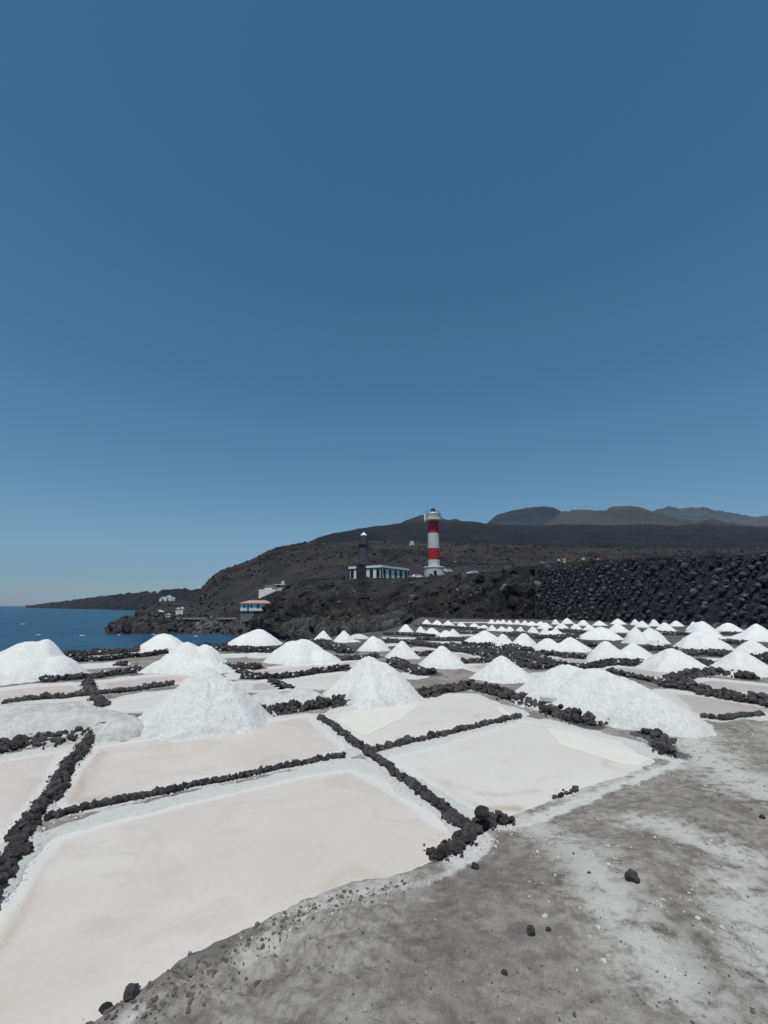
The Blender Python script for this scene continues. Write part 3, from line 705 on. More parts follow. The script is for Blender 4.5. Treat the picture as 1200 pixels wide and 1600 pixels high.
ROWS = [
 ('small cone, {} from left of the five at the cliff foot below the striped lighthouse', .1, 20, [(666,968,657,674,976),(683,969,674,692,977),(700,970,691,713,979),(721,973,713,731,981),(741,974,731,752,982)]),
 ('tiny cone, {} from left in the farthest row, along the boulder wall foot', .14, 18, [(768,968,762,775,975),(778,969,772,785,975),(786,968,780,793,975),(796,969,790,803,976),(808,969,802,815,976),(820,970,813,828,977),(831,971,822,842,978),(845,971,838,856,978),(868,968,861,875,976),(886,966,876,896,975),(911,969,902,923,978),(936,970,927,950,978),(965,967,953,978,976),(992,968,984,1000,977),(1003,970,994,1017,981),(1021,968,1013,1032,979),(1038,973,1023,1056,987),(1056,970,1047,1070,979)]),
 ('small heap, {} from left in the second row from the back, mid field', .12, 20, [(756,977,742,765,985),(769,977,762,778,986),(784,979,775,792,987),(796,979,788,806,988),(813,980,803,822,991),(832,979,822,843,991),(852,981,840,864,994),(868,982,856,882,994)]),
 ('little cone, {} from left in the second row before the boulder wall', .14, 20, [(852,973,841,866,983),(877,974,864,891,986),(899,975,888,910,986),(921,977,905,932,988),(965,974,948,982,989),(1083,972,1070,1092,985)]),
 ('small cone, {} from left between the cliff and the long diagonal stone bank', .12, 26, [(634,976,621,646,988),(657,979,646,665,990),(675,981,660,690,993),(697,985,682,712,996),(708,983,698,722,996)]),
 ('middle heap, {} from left in the row behind the nipple topped heap', .16, 36, [(757,986,723,777,1005),(786,991,766,806,1012),(819,990,800,840,1011),(856,998,830,882,1018),(891,996,863,923,1019)]),
 ('right field heap, {} from left in the row above the broad cone', .18, 40, [(939,981,905,972,1001),(992,981,972,1014,1007),(1015,982,995,1046,1007),(1077,996,1048,1100,1018),(1104,992,1070,1140,1018)]),
 ('far right heap, {} from left among those in front of the big boulders', .2, 36, [(1096,971,1068,1113,990),(1102,981,1072,1132,1002),(1137,974,1118,1158,988),(1181,975,1166,1203,989),(1180,984,1140,1216,1004)]),
]
ORD = 'first second third fourth fifth sixth seventh eighth ninth tenth eleventh twelfth thirteenth fourteenth fifteenth sixteenth seventeenth eighteenth'.split()
for lab, tip, res, items in ROWS:
    for i, it in enumerate(items):
        ex = []; w_ = (it[3]-it[2])/2
        if random.random() < .6: ex = [(it[0]+random.choice((-1, 1))*w_*random.uniform(.25, .5), it[1]+(it[4]-it[1])*random.uniform(.1, .4), w_*random.uniform(.5, .75))]
        cone(*it, lab.format(ORD[i]), tip*random.uniform(.7, 2.2), int(res*1.5), ex, lump=random.uniform(.8, 1.8))

# ivory dry salt sheets lying in the wet pans, a few millimetres thick
def crust(px, label, z=.010, zb=.002):
    pts = [G(*p).to_2d() for p in px]; o = sum(pts, Vector((0, 0)))/len(pts)
    out = []
    for i in range(len(pts)):
        a, b = pts[i], pts[(i+1) % len(pts)]
        for k in range(8):
            p = a.lerp(b, k/8); j = .035*float(vnoise(p.x*6, p.y*6, 0, 3)); out.append((p.x-o.x+j, p.y-o.y-j))
    n = len(out)
    m = MB().add([(x, y, zb) for x, y in out]+[(x, y, z) for x, y in out], [tuple(range(n, 2*n))]+[(i, (i+1) % n, n+(i+1) % n, n+i) for i in range(n)])
    ob = m.done('salt_crust', M_ivory, None, label=label, category='salt crust'); ob.location = (o.x, o.y, 0)
crust([(522,1124),(560,1112),(655,1097),(648,1108),(615,1130),(575,1150),(558,1146)], 'ivory dry salt sheet in the left corner of the wet grey pan')
crust([(852,1137),(900,1146),(1016,1186),(1000,1196),(972,1195),(930,1182),(880,1166)], 'ivory dry salt sheet along the right border of the grey brine pan')
crust([(772,1104),(784,1106),(796,1116),(790,1120),(782,1114)], 'small ivory patch of dry salt at the right tip of the wet grey pan')

# white block of salt on the stone bank
b_ = G(858, 1112)
o_ = MB().box(-.17, .17, -.07, .07, 0, .13).done('salt_block', M_saltblock, bevel=.03, label='white oblong lump lying in the bend of the broad stone bank', category='salt lump')
o_.location = (b_.x, b_.y, .2); o_.rotation_euler = (0, .05, -.15)
crumbs = [((G(x, y).x, G(x, y).y, .22), s, (0, .3, x)) for x, y, s in [(1022,1012,.5),(1026,1009,.4),(1018,1015,.45),(1030,1015,.5),(1024,1016,.5),(1016,1014,.4)]]
join_stones('salt_crumbs', crumbs, M_saltblock, label='white salt crumbs on the dark stones in the right field', category='salt crumbs')

# loose stones on the bank
LOOSE = [(990,1400,.115,'dark lava stone lying alone in the middle of the grey bank'),(742,1346,.08,'dark stone just below the piled ridge tip'),
 (832,1488,.075,'small dark rounded stone on the lower part of the bank'),(754,1291,.17,'largest black boulder on top of the ridge tip'),
 (922,1386,.03,'tiny dark pebble between the pale bloom and the lone lava stone'),(859,1485,.035,'brown pebble right beside the small rounded stone'),
 (168,1552,.085,'dark rock sticking up at the lip of the bank, bottom left'),(206,1540,.10,'larger dark rock at the lip of the bank, bottom left'),
 (1193,1291,.06,'dark stone at the right picture edge on the bank'),(790,1550,.04,'flat dark pebble near the bottom centre')]
for x, y, s, lab in LOOSE:
    g = G(x, y, .08)
    z0 = gz(g.x, g.y)
    if 'largest' in lab: z0 += .13
    v, f = stone_verts(int(x*7+y), 9, 5, .2)
    o = link('stone', mesh_np('stone', v, f, M_lava, False), None, (g.x, g.y, z0+s*.2), label=lab, category='stone')
    o.scale = (s,)*3; o.rotation_euler = (random.uniform(-.3, .3), 0, random.uniform(0, 6))
chips = []
for pts, w in bands+[([G(690,1352), G(800,1290), G(900,1248), G(1030,1205)], .18), ([G(1000,1185), G(1100,1170), G(1200,1150)], .5)]:
    L_, at_ = polyline(pts)
    for i in range(int(L_*w*260)):
        p, nr = at_(random.uniform(0, L_)); u = random.gauss(0, w*.8)
        chips.append((p.x+nr.x*u, p.y+nr.y*u, random.choice((.008, .012, .016, .022)) if random.random() < .95 else .04))
cp = np.array(chips); m_ = pans_sd(cp[None, :, 0], cp[None, :, 1])[0] > .08; cp = cp[m_]; pz = ground_z(cp[None, :, 0], cp[None, :, 1])[0][0]
join_stones('salt_chips', [((x, y, z+s*.05), s, (random.uniform(-.3,.3), random.uniform(-.3,.3), random.random()*6)) for (x, y, s), z in zip(cp, pz)], plain('dry_salt_chip', (.50, .49, .465), .9, .2, 20), kind='stuff')
M_pebb = plain('pale_salt_pebble', (.32, .31, .295), .9, .25, 20, .004)
peb = []
for i in range(1100):
    px, py = random.uniform(60, 1300), 1680-530*random.random()**1.4
    if py < 1600-(px-150)*.62 and px < 600: continue
    if px < 790 and py < 1372-(px-560)*.1: continue
    g = G(px, py, .08)
    if float(pans_sd(np.array([[g.x]]), np.array([[g.y]]))[0, 0]) < .06: continue
    peb.append((g.x, g.y, random.choice((.008, .010, .012, .016)) if random.random() < .93 else .026))
pa = np.array(peb); pz = ground_z(pa[:, 0][None], pa[:, 1][None])[0][0]
it_ = [((x, y, z+s*.15), s, (random.random(), random.random(), random.random()*6)) for (x, y, s), z in zip(peb, pz)]
join_stones('gravel', it_[::2], M_pebb, kind='stuff')
join_stones('gravel', it_[1::2], plain('brown_grit', (.14, .13, .12), .9, .3, 20), kind='stuff')
cl_ = []
for i in range(520):
    t = random.random(); A_ = [(120,1585),(180,1545),(260,1505),(340,1462),(430,1420),(520,1388),(640,1362)]
    k = min(5, int(t*6)); u = t*6-k
    px = A_[k][0]*(1-u)+A_[k+1][0]*u+random.gauss(0, 14); py = A_[k][1]*(1-u)+A_[k+1][1]*u+abs(random.gauss(0, 48))*(1.3-t)
    g = G(px, py, .08); cl_.append((g.x, g.y, random.choice((.008, .010, .014, .018, .024, .036))*random.uniform(.8, 1.2)))
pa = np.array(cl_); pz = ground_z(pa[:, 0][None], pa[:, 1][None])[0][0]
join_stones('soil_clods', [((x, y, max(z, 0)+s*.02), s, (random.random(), random.random(), random.random()*6)) for (x, y, s), z in zip(cl_, pz)], plain('damp_soil_clod', (.12, .113, .105), .95, .35, 25, .01), kind='stuff')
# broken sea-side edge of the salt works
ed = []
for i in range(1800):
    px = random.uniform(-150, 660); t = (px-600)/755
    Y = np.interp(t, EDGE_T, EDGE_Y)+random.uniform(-.5, 2.0)
    ed.append(((Y*t, Y, random.uniform(-.3, .12) if Y < np.interp(t, EDGE_T, EDGE_Y) else random.uniform(-1.5, 0)), random.uniform(.2, .5), (random.random()*3, random.random(), random.random()*6)))
join_stones('shore_rubble', ed, M_lava_far, kind='stuff')

# ------------------------------------------------------------------ sea
SEA = -7.0
me = bpy.data.meshes.new('sea')
me.from_pydata([(-9600, -200, SEA), (9600, -200, SEA), (9600, 9600, SEA), (-9600, 9600, SEA)], [], [(0, 1, 2, 3)])
me.materials.append(M_sea); link('sea', me, kind='structure')
def foam(px, py, wpx, label):
    g = G(px, py, SEA); w = wpx*g.y/755/2
    vs, n = [(0, 0, .12)], 14
    for i in range(n):
        a = 2*math.pi*i/n; q = random.uniform(.5, 1.2); vs.append((.8*w*q*math.cos(a), w*.9*q*math.sin(a), -.02))
    MB().add(vs, [(0, 1+i, 1+(i+1) % n) for i in range(n)]).done('foam_patch', M_foam, None, True, label=label, category='foam').location = (g.x, g.y, SEA+.03)
foam(11,959,5,'white wave crest far out, nearest to the left picture edge'); foam(36,975,12,'long faint streak of foam off the headland, left sea')
foam(128,1000-7,12,'faint foam streak in the bay, above the left shore stones'); foam(88,957.5,3,'tiny white crest off the promontory tip'); foam(109,957.5,3,'tiny white crest below the promontory, left one')
foam(125,956.5,5,'white crest below the promontory, right one'); foam(186,992,6,'small foam patch off the rock spit'); foam(306,994,9,'foam patch in the small bay before the rocks')
foam(172,990,7,'surf at the tip of the rock spit'); foam(240,991.5,9,'surf line under the rock ledge'); foam(362,989,10,'surf against the cliff foot rocks in the cove')
foam(60,992,9,'faint foam streak left of the bay centre'); foam(352,985,8,'foam where the small rock meets the cove')

# ------------------------------------------------------------------ terrain sheets
def terrain(name, px, rows, nx, ns, amp, fscale, mat, seed, ridged=True, aspect=1.0, detail=0, calm=None):
    """rows: list of (Y list or value, y-pixel list or ('z', list/value)) from near foot to far back"""
    q = np.linspace(px[0], px[-1], nx)
    pts = []
    for Yv, yv in rows:
        Yq = np.interp(q, px, Yv) if hasattr(Yv, '__len__') else np.full(nx, float(Yv))
        if isinstance(yv, tuple) and yv[0] == 'z':
            zq = np.interp(q, px, yv[1]) if hasattr(yv[1], '__len__') else np.full(nx, float(yv[1]))
        else:
            yq = np.interp(q, px, yv) if hasattr(yv, '__len__') else np.full(nx, float(yv))
            vv = 800-yq; zq = EYE+Yq*(F*ST+vv*CT)/(F*CT-vv*ST)
        # x from azimuth at the row's height
        zz = (zq-EYE)/Yq
        # solve forward component for that elevation
        vv = (zz*F*CT-F*ST)/(CT+zz*ST); fw = F*CT-vv*ST
        pts.append(np.stack([Yq*(q-600)/fw, Yq, zq], -1))
    L = []
    for (a, b), n in zip(zip(pts[:-1], pts[1:]), ns):
        for k in range(n):
            t = k/n; L.append(a*(1-t)+b*t)
    L.append(pts[-1]); A = np.array(L)                       # rows x cols x 3
    du = np.gradient(A, axis=1); dv = np.gradient(A, axis=0)
    nrm = np.cross(du, dv); nrm /= np.linalg.norm(nrm, axis=-1, keepdims=True)+1e-9
    x, y, z = A[..., 0]*fscale, A[..., 1]*fscale*aspect, A[..., 2]*fscale*1.3
    d = fbm(x, y, z+.37, 5, seed, .52, ridged)
    if detail: d = d+.35*fbm(x*7, y*7, z*7+.3, 3, seed+50, .6, True)
    am = amp if not hasattr(amp, '__len__') else np.repeat(np.interp(np.arange(len(L)), np.linspace(0, len(L)-1, len(amp)), amp)[:, None], nx, 1)
    if calm: am = am*np.interp(q, *calm)[None, :]
    A = A+nrm*(d*am)[..., None]
    me = mesh_np(name, A.reshape(-1, 3), grid_faces(len(L), nx), mat, True)
    return link(name, me, kind='structure')
def bvh(o):
    m = o.data; return BVHTree.FromPolygons([v.co[:] for v in m.vertices], [p.vertices[:] for p in m.polygons])

# far cinder cones
def conehill(px, ys, Y, depth, base, mat, seed, amp, nx=160):
    return terrain('hill', px, [(Y-depth, base), (Y-depth*.45, [base*.5+y*.5+2 for y in ys]), (Y, ys), (Y+depth*.7, [y+14 for y in ys])], nx, (14, 26, 8), amp*2.6, 1/210., mat, seed, ridged=True, detail=1)
conehill([985,1010,1030,1047,1062,1085,1100,1125,1150,1180,1230,1320,1420], [812,806,800,797,801,796,798,802,805,809,812,815,822], 4200, 500, 826, M_cone_far, 5, 14)
conehill([745,760,776,800,830,850,864,880,900,930,960], [828,820,806,800,794,792.5,795,802,808,815,826], 3000, 380, 828, M_cone_dark, 3, 5)
conehill([850,880,905,920,945,960,990,1010,1030,1060,1100,1160,1260], [822,803,798,798,798,793.5,794.5,799,804,812,818,822,828], 2700, 380, 830, M_cone_olive, 4, 7)
conehill([590,620,640,655,663,672,684,692,700,712,722,745,770,800], [830,821,812,806,804,804,806,811,814,812,816,818,822,830], 2000, 160, 834, M_cone_dark, 6, 3)
conehill([1060,1085,1100,1112,1125,1145,1180], [826,822,815,812.5,816,821,827], 1800, 100, 830, M_slope, 7, 3, 60)
# dark lava field, upper slope
terrain('hill', [455,480,500,520,560,600,625,650,700,745,765,850,915,960,1000,1100,1200,1400],
        [(560, [875]*18), (650, [858,855,853,852,852,852,852,852,851,854,856,860,864,864,866,868,870,872]),
         (1400, [857,852.5,842,835,828,823,820,820,818,818,821,822.5,820,823,821,822,826,832]),
         (1800, [870]*18)], 420, (6, 60, 6), [0, 6, 10, 9, 8, 8, 6], 1/70., M_lavafield, 11)
# brown slope
bx = [190,215,232,245,265,285,300,311,317,330,345,365,400,415,440,480,520,560,650,760,900,1050,1200,1420]
by_ = [980,966,949,941,938.5,939,941,940,918,907,894,888,875,867,857,851.5,851,851,850,854,860,862,864,864]
bm = [980,972,960,955,953,952,952,951,945,938,932,922,910,905,897,890,886,884,882,882,884,882,878,878]
bb = [985,980,972,967,967,967,967,967,966,965,963,955,944,938,922,908,903,901,899,897,893,890,888,888]
slope = terrain('hill', bx, [([215]*24, ('z', -9)), ([218]*24, bb), ([310]*24, bm), ([430]*10+[450,460,480,500,510,520,540,560,580,600,600,600,600,600], by_), ([640]*24, [y+7 for y in by_])],
        760, (2, 44, 110, 6), [0, 1.0, 3.2, 5.0, 6.5, 7, 6, 5, 4], 1/30., M_slope, 23, detail=1, calm=([190, 318, 345, 430], [.16, .2, .45, 1]))
SB = bvh(slope)
# distant promontory
px = [40,55,90,130,165,200,250,270,290,315,345]
terrain('hill', px, [([1750,1700,1500,1300,1150,1000,860,820,780,740,700], ('z', -9)), ([1770,1720,1520,1320,1170,1020,880,840,800,760,720], ('z', [-7,-5,-3,-2,-1,0,1,1,2,2,2])),
        ([1900,1850,1650,1450,1300,1150,1000,960,920,880,840], [948.5,947,942,938,934,930,926,924,923.5,925.5,926]), (2300, ('z', -12))], 300, (4, 22, 6), [0, 5, 8, 8, 3], 1/28., M_point, 31, detail=1)
# headland with the cliff under the lighthouses
hx = [352,362,375,390,410,440,470,500,540,580,610,640,665,700,740,780,820,850,880,950,1050,1200,1420]
n = len(hx)
hyE = [982,977,972,965,959,926,912,909,908,907,906,905,903,900,897,893,888,884,881,876,870,865,858]     # edge height in the picture
hYE = [172,168,164,160,156,152,150,150,149,148,147,146,144,134,118,102,92,88,85,77,66,55,49]
hYB = [170,165,160,153,146,136,128,122,112,104,96,88,84,81,80,79,79,82,82.5,75.5,64.5,54,48]
hzB = [-8.5]*10+[-8,-6,-4]+[-3]*10
hBk = [992,991,990,989,988,987,986,984,982,980,978,972,969,968,967,967,967,967,967,968,969,972,976]
hyM = [988,985,982,978,972,955,950,949,949,947,945,942,938,936,934,932,928,926,925,922,920,918,915]
mid = [(a*.36+b*.64) for a, b in zip(hYB, hYE)]
head = terrain('headland', hx, [(hYB, ('z', hzB)), (mid, hyM), (hYE, hyE), ([y+9 for y in hYE], [978,973,968,950,938,925,911]+[max(895 if i > 9 else 0, y-1.5) if i < 16 else y-.5 for i, y in enumerate(hyE)][7:]),
        ([190]*n, ('z', [-6,-4,-2,0,3,9,10.8,11.6,12.6,12.8,12.8,12.8,12.8,13.3,13.6,14,14,14,14,14,14,14,14])), ([230]*n, ('z', [-9,-8,-6,-3,2,9,12,13,14,14.5,15,15,15,16,16,16,16,17,17,18,18,20,20]))],
        600, (60, 46, 10, 12, 6), [.8, 3.2, 4.0, 3.6, 2.2, .5, .3, .2, .5], 1/8., M_cliff, 41, detail=1)
HB = bvh(head)
def on_head(x, y):
    r = HB.ray_cast(Vector((x, y, 80)), Vector((0, 0, -1))); return r[0].z if r[0] else 12.8
# shore rocks: skirt of pale broken rock along the cliff foot and the cove
shore = terrain('shore', [350,370,400,440,480,520,560,600,640], [([158,152,146,134,120,112,104,94,84], ('z', -9)), ([160,155,150,140,126,117,108,98,88], [990,986,982,980,984,986,984,982,974]), ([168,165,158,148,134,124,114,104,94], [984,978,970,968,973,976,976,975,985]), ([174,172,166,156,142,132,122,112,100], ('z', [-8,-6,-2,0,-1,-1,-1,0,2]))],
        380, (8, 26, 14), [.4, 1.9, 2.2, 1.7, .6], 1/4., M_shore, 57, detail=1)
ROCKS = []
def rock_mass(name, px, ys, Y, dep, label, seed, mat=M_shore, amp=1.2, nx=140):
    o = terrain(name, px, [(Y-dep, ('z', SEA-2)), (Y-dep*.85, [max(y, 946+(EYE-SEA-.6)*740/Y*.98) if False else 946+.75*((EYE-SEA)*740/Y)+.25*(y-946) for y in ys]), (Y, ys), (Y+dep, ('z', SEA-2))], nx, (4, 22, 14), [.3, amp*.8, amp, amp*.8, .3], 1/4.5, mat, seed, detail=1)
    o['kind'] = 'thing'; o['label'] = label; o['category'] = 'rock'; ROCKS.append(o); return o
RM = []
rock_mass('sea_rock', [166,172,182,192,204,216,226,238,246,254,264,276], [989,983,975,969,964,957,953,954,960,967,973,984], 176, 14, 'dark rock spit jutting into the bay, left of the jetty', 61, M_spit, 2.0)
rock_mass('sea_rock', [236,246,262,280,296,310,318], [988,978,975,973,976,980,988], 174, 9, 'low jagged rock ledge in front of the jetty wall', 63, M_shore, 1.0)
rock_mass('sea_rock', [300,309,320,330,338,346,354,362], [988,977,969,966,969,976,983,989], 172, 8, 'pale pointed rock in the cove before the jetty wall', 67, M_shore, .8)

# ------------------------------------------------------------------ jetty
Y0 = 190
a, b = P(238, 967, Y0), P(378, 966, Y0)
t = thing('jetty', 'long dark concrete jetty wall with pale top behind the cove rocks', 'jetty', (a.x, Y0, SEA))
Lw = b.x-a.x; zt = a.z-SEA
MB().box(0, Lw, 0, 9, -1, zt-.25).done('wall', M_conc_dark, t)
MB().box(-.2, Lw+.2, -.25, 9.2, zt-.247, zt+.15).done('deck', M_conc_mid, t)
pw_ = MB()
for i in range(9): pw_.box(Lw*(i+.2)/9, Lw*(i+.2)/9+.5, -.4, -.003, -1, zt-.25)
pw_.done('buttress', M_conc_dark, t)

# ------------------------------------------------------------------ builders for houses
def window(m_, parent, x0, x1, z0, z1, y, glass=M_glass, frame=M_white, name='window'):
    """window set in a wall that faces -Y at local y"""
    w = MB().box(x0-.08, x1+.08, y-.05, y+.02, z0-.08, z1+.08).done(name, frame, parent)
    MB().box(x0, x1, y-.07, y-.052, z0, z1).done('pane', glass, w)
    return w
# cliff house
c = P(398.5, 954.5, 156)
h_ = thing('cliff_house', 'white house with orange tiled roof and blue windows, perched over the cove', 'house', (c.x, c.y, c.z))
WX, WD, WH = 4.7, 6.0, 2.35
def hip(m, x0, x1, y0, y1, z0, z1, k):
    m.add([(x0,y0,z0),(x1,y0,z0),(x1,y1,z0),(x0,y1,z0),(x0+k,(y0+y1)/2,z1),(x1-k,(y0+y1)/2,z1),(x0,y0,z0-.12),(x1,y0,z0-.12),(x1,y1,z0-.12),(x0,y1,z0-.12)],
          [(0,1,5,4),(1,2,5),(2,3,4,5),(3,0,4),(6,7,1,0),(7,8,2,1),(8,9,3,2),(9,6,0,3),(9,8,7,6)])
MB().box(-WX, WX, 0, WD, 0, WH).done('wall', M_white2, h_)
m = MB(); hip(m, -WX-.45, WX+.45, -.45, WD+.45, WH+.122, WH+1.05, 2.6); m.done('roof', M_tile, h_)
for x in (-3.4, -1.2, 3.6): window(None, h_, x-.3, x+.3, 1.0, 1.9, 0, M_blue, M_white2)
window(None, h_, .45, 1.35, .9, 1.95, 0, M_blue, M_white2)
MB().box(-2.5, -2.0, -.06, .02, .0, 1.95).done('door', M_blue, h_)
fd = MB().box(-WX+.15, -.5, .3, WD, -5, -.003).done('foundation', M_conc_mid, h_)
MB().box(-.5, WX-.1, .3, WD, -5.5, -.003).done('retaining_wall', M_conc_dark, h_)
h_.rotation_euler[2] = R(5)
# upper white building
c = P(404, 935, 164)
u = thing('terrace_building', 'white flat roofed building above the tiled house, with long sloping stair wall', 'house', (c.x, c.y, c.z))
MB().add([(0,0,0),(0,0,3.0),(5.9,0,3.0),(5.9,0,2.5),(.3,0,0),(0,5,0),(0,5,3.0),(5.9,5,3.0),(5.9,5,2.5),(.3,5,0)], [(4,3,2,1,0),(5,6,7,8,9),(0,1,6,5),(1,2,7,6),(2,3,8,7),(3,4,9,8),(4,0,5,9)]).done('wall', M_white2, u)
MB().box(1.7, 5.8, 1.2, 5.2, 3.003, 4.6).done('upper_storey', M_conc_mid, u)
MB().box(1.6, 4.2, 1.0, 1.197, 3.1, 3.5).done('parapet', M_white2, u)
MB().box(5.0, 8.6, 1.0, 5.2, 4.65, 4.85).done('roof_slab', M_white2, u)
MB().box(5.9, 8.2, 1.3, 5, 2.5, 3.6).done('side_room', M_conc, u)
MB().lathe([(.5,4.86),(.6,5.1),(.55,5.7),(.2,5.9)], 10, 7.7, 2).done('water_tank', M_conc, u, True)
MB().add([(.2,-.35,-.5),(5.6,-.35,2.15),(7.4,-.35,2.6),(7.4,-.35,1.4),(5.2,-.35,.2),(1.0,-.35,-1.4),(.2,-.05,-.5),(5.6,-.05,2.15),(7.4,-.05,2.6),(7.4,-.05,1.4),(5.2,-.05,.2),(1.0,-.05,-1.4)],
         [(5,4,3,2,1,0),(6,7,8,9,10,11),(0,1,7,6),(1,2,8,7),(2,3,9,8),(3,4,10,9),(4,5,11,10),(5,0,6,11)]).done('stair_wall', M_conc_dark, u)
# tiny far houses
def hut(px, py, Y, w, hgt, label, roof=M_white2):
    o_ = Vector((0, 0, EYE)); hit = SB.ray_cast(o_, (P(px, py, 100)-o_).normalized()) if Y > 300 else (None,)
    c = hit[0] if hit[0] else P(px, py, Y); w *= max(.7, c.y/Y); t = thing('small_house', label, 'house', (c.x, c.y, c.z), 'small white houses by the bay')
    MB().box(-w/2, w/2, 0, w*.7, -6, hgt).done('wall', M_white, t)
    MB().add([(-w/2-.2,-.2,hgt),(w/2+.2,-.2,hgt),(w/2+.2,w*.7,hgt),(-w/2-.2,w*.7,hgt),(0,-.2,hgt*1.45),(0,w*.7,hgt*1.45)], [(0,1,4),(1,2,5,4),(2,3,5),(3,0,4,5),(3,2,1,0)]).done('roof', roof, t)
    MB().box(-w*.15, w*.1, -.06, -.003, 0, hgt*.6).done('door', M_glass, t)
    return t
hut(254,939,428,6,2.4,'leftmost white house on the low brown knoll by the bay'); hut(262,938.5,430,5,3,'middle peaked white house on the low brown knoll'); hut(269,939,432,3.6,2,'rightmost small white house on the low brown knoll')
hut(277,955,250,1.6,1.2,'left one of two tiny white huts above the jetty'); hut(283,955,250,1.8,1.4,'right one of two tiny white huts above the jetty'); hut(247,961,225,3.4,1.5,'low white boathouse at the near end of the jetty')
hut(262,963,222,1.8,.8,'tiny white shed right of the boathouse')
hut(643.5,850.5,560,4.5,2.2,'lone white hut high on the brown slope between the lighthouses')

# ------------------------------------------------------------------ striped lighthouse
ZL = EYE+(946-901)/740*169-.2
c = P(678.5, 901, 169)
lt = thing('striped_lighthouse', 'tall round lighthouse painted with red and white bands on a pale round base', 'lighthouse', (c.x, c.y, c.z))
g = on_head(c.x, c.y)
s = 169/755.
def Z(py): return P(678, py, 169).z-c.z
MB().lathe([(3.55,-3),(3.55,Z(888))], 48).done('base', M_conc, lt, True)
MB().lathe([(3.6,Z(888)+.003),(3.72,Z(887.6)),(3.72,Z(886)),(3.55,Z(885.6))], 48).done('base_ledge', M_conc, lt, True)
m = MB()
for z in (Z(888.4)-.0,): pass
MB().box(-.5, .5, -3.62, -3.4, -.2, 1.9).done('door', M_glass, lt)
r0 = 2.02
for y0, y1, mt, nm in ((885.6,875,M_conc,'pale_band'),(875,857,M_red,'red_band'),(857,833.5,M_conc,'pale_band'),(833.5,815.2,M_red,'red_band')):
    MB().lathe([(r0,Z(y0)+.002),(r0,Z(y1)-.002)], 48).done(nm, mt, lt, True)
MB().lathe([(2.1,Z(815.2)),(3.05,Z(813.6)),(3.28,Z(813.4)),(3.28,Z(812)),(2.62,Z(811.8)),(2.62,Z(804.6)),(2.75,Z(804.5)),(2.75,Z(803.4)),(1.5,Z(803.2))], 48).done('gallery', M_conc, lt, True)
MB().lathe([(1.5,Z(803.2)+.004),(1.42,Z(801.8)),(1.05,Z(801.2)),(1.0,Z(800.6))], 32).done('lantern_base', M_white, lt, True)
lr = MB().lathe([(.78,Z(800.6)+.004),(.78,Z(796.2))], 16).done('lantern_room', M_lens, lt, True)
bars = MB()
for i in range(8):
    a_ = i*math.pi/4+.2; bars.tube((.82*math.cos(a_), .82*math.sin(a_), Z(800.6)), (.82*math.cos(a_), .82*math.sin(a_), Z(796)), .06, 5)
bars.done('glazing_bar', M_metal, lr)
MB().lathe([(1.0,Z(796.2)+.003),(.95,Z(795.8)),(.55,Z(794.8)),(.2,Z(794.3)),(.2,Z(793.6)),(.08,Z(793))], 20).done('dome', M_metal, lt, True)
MB().box(-3.3, -2.66, -1.2, -.4, Z(815), Z(804.8)).done('side_duct', M_white, lt)
rl = MB()
for i in range(24):
    a_ = i*math.pi/12; x, y = 3.2*math.cos(a_), 3.2*math.sin(a_); rl.tube((x, y, Z(812)), (x, y, Z(807.5)), .035, 4)
    b_ = a_+math.pi/12; x2, y2 = 3.2*math.cos(b_), 3.2*math.sin(b_)
    for zz in (Z(807.5), Z(809.5)): rl.tube((x, y, zz), (x2, y2, zz), .03, 4)
for i in range(20):
    a_ = i*math.pi/10; x, y = 2.68*math.cos(a_), 2.68*math.sin(a_); rl.tube((x, y, Z(803.4)), (x, y, Z(800)), .03, 4)
    b_ = a_+math.pi/10; rl.tube((x, y, Z(800)), (2.68*math.cos(b_), 2.68*math.sin(b_), Z(800)), .03, 4)
rl.tube((-1.9, -.9, Z(803.4)), (-1.9, -.9, Z(796.5)), .06, 5)
rl.done('railing', M_metal, lt)
for y_ in (868, 880): MB().box(1.1, 1.45, -1.72, -1.4, Z(y_), Z(y_-2.2)).done('window', M_glass, lt)

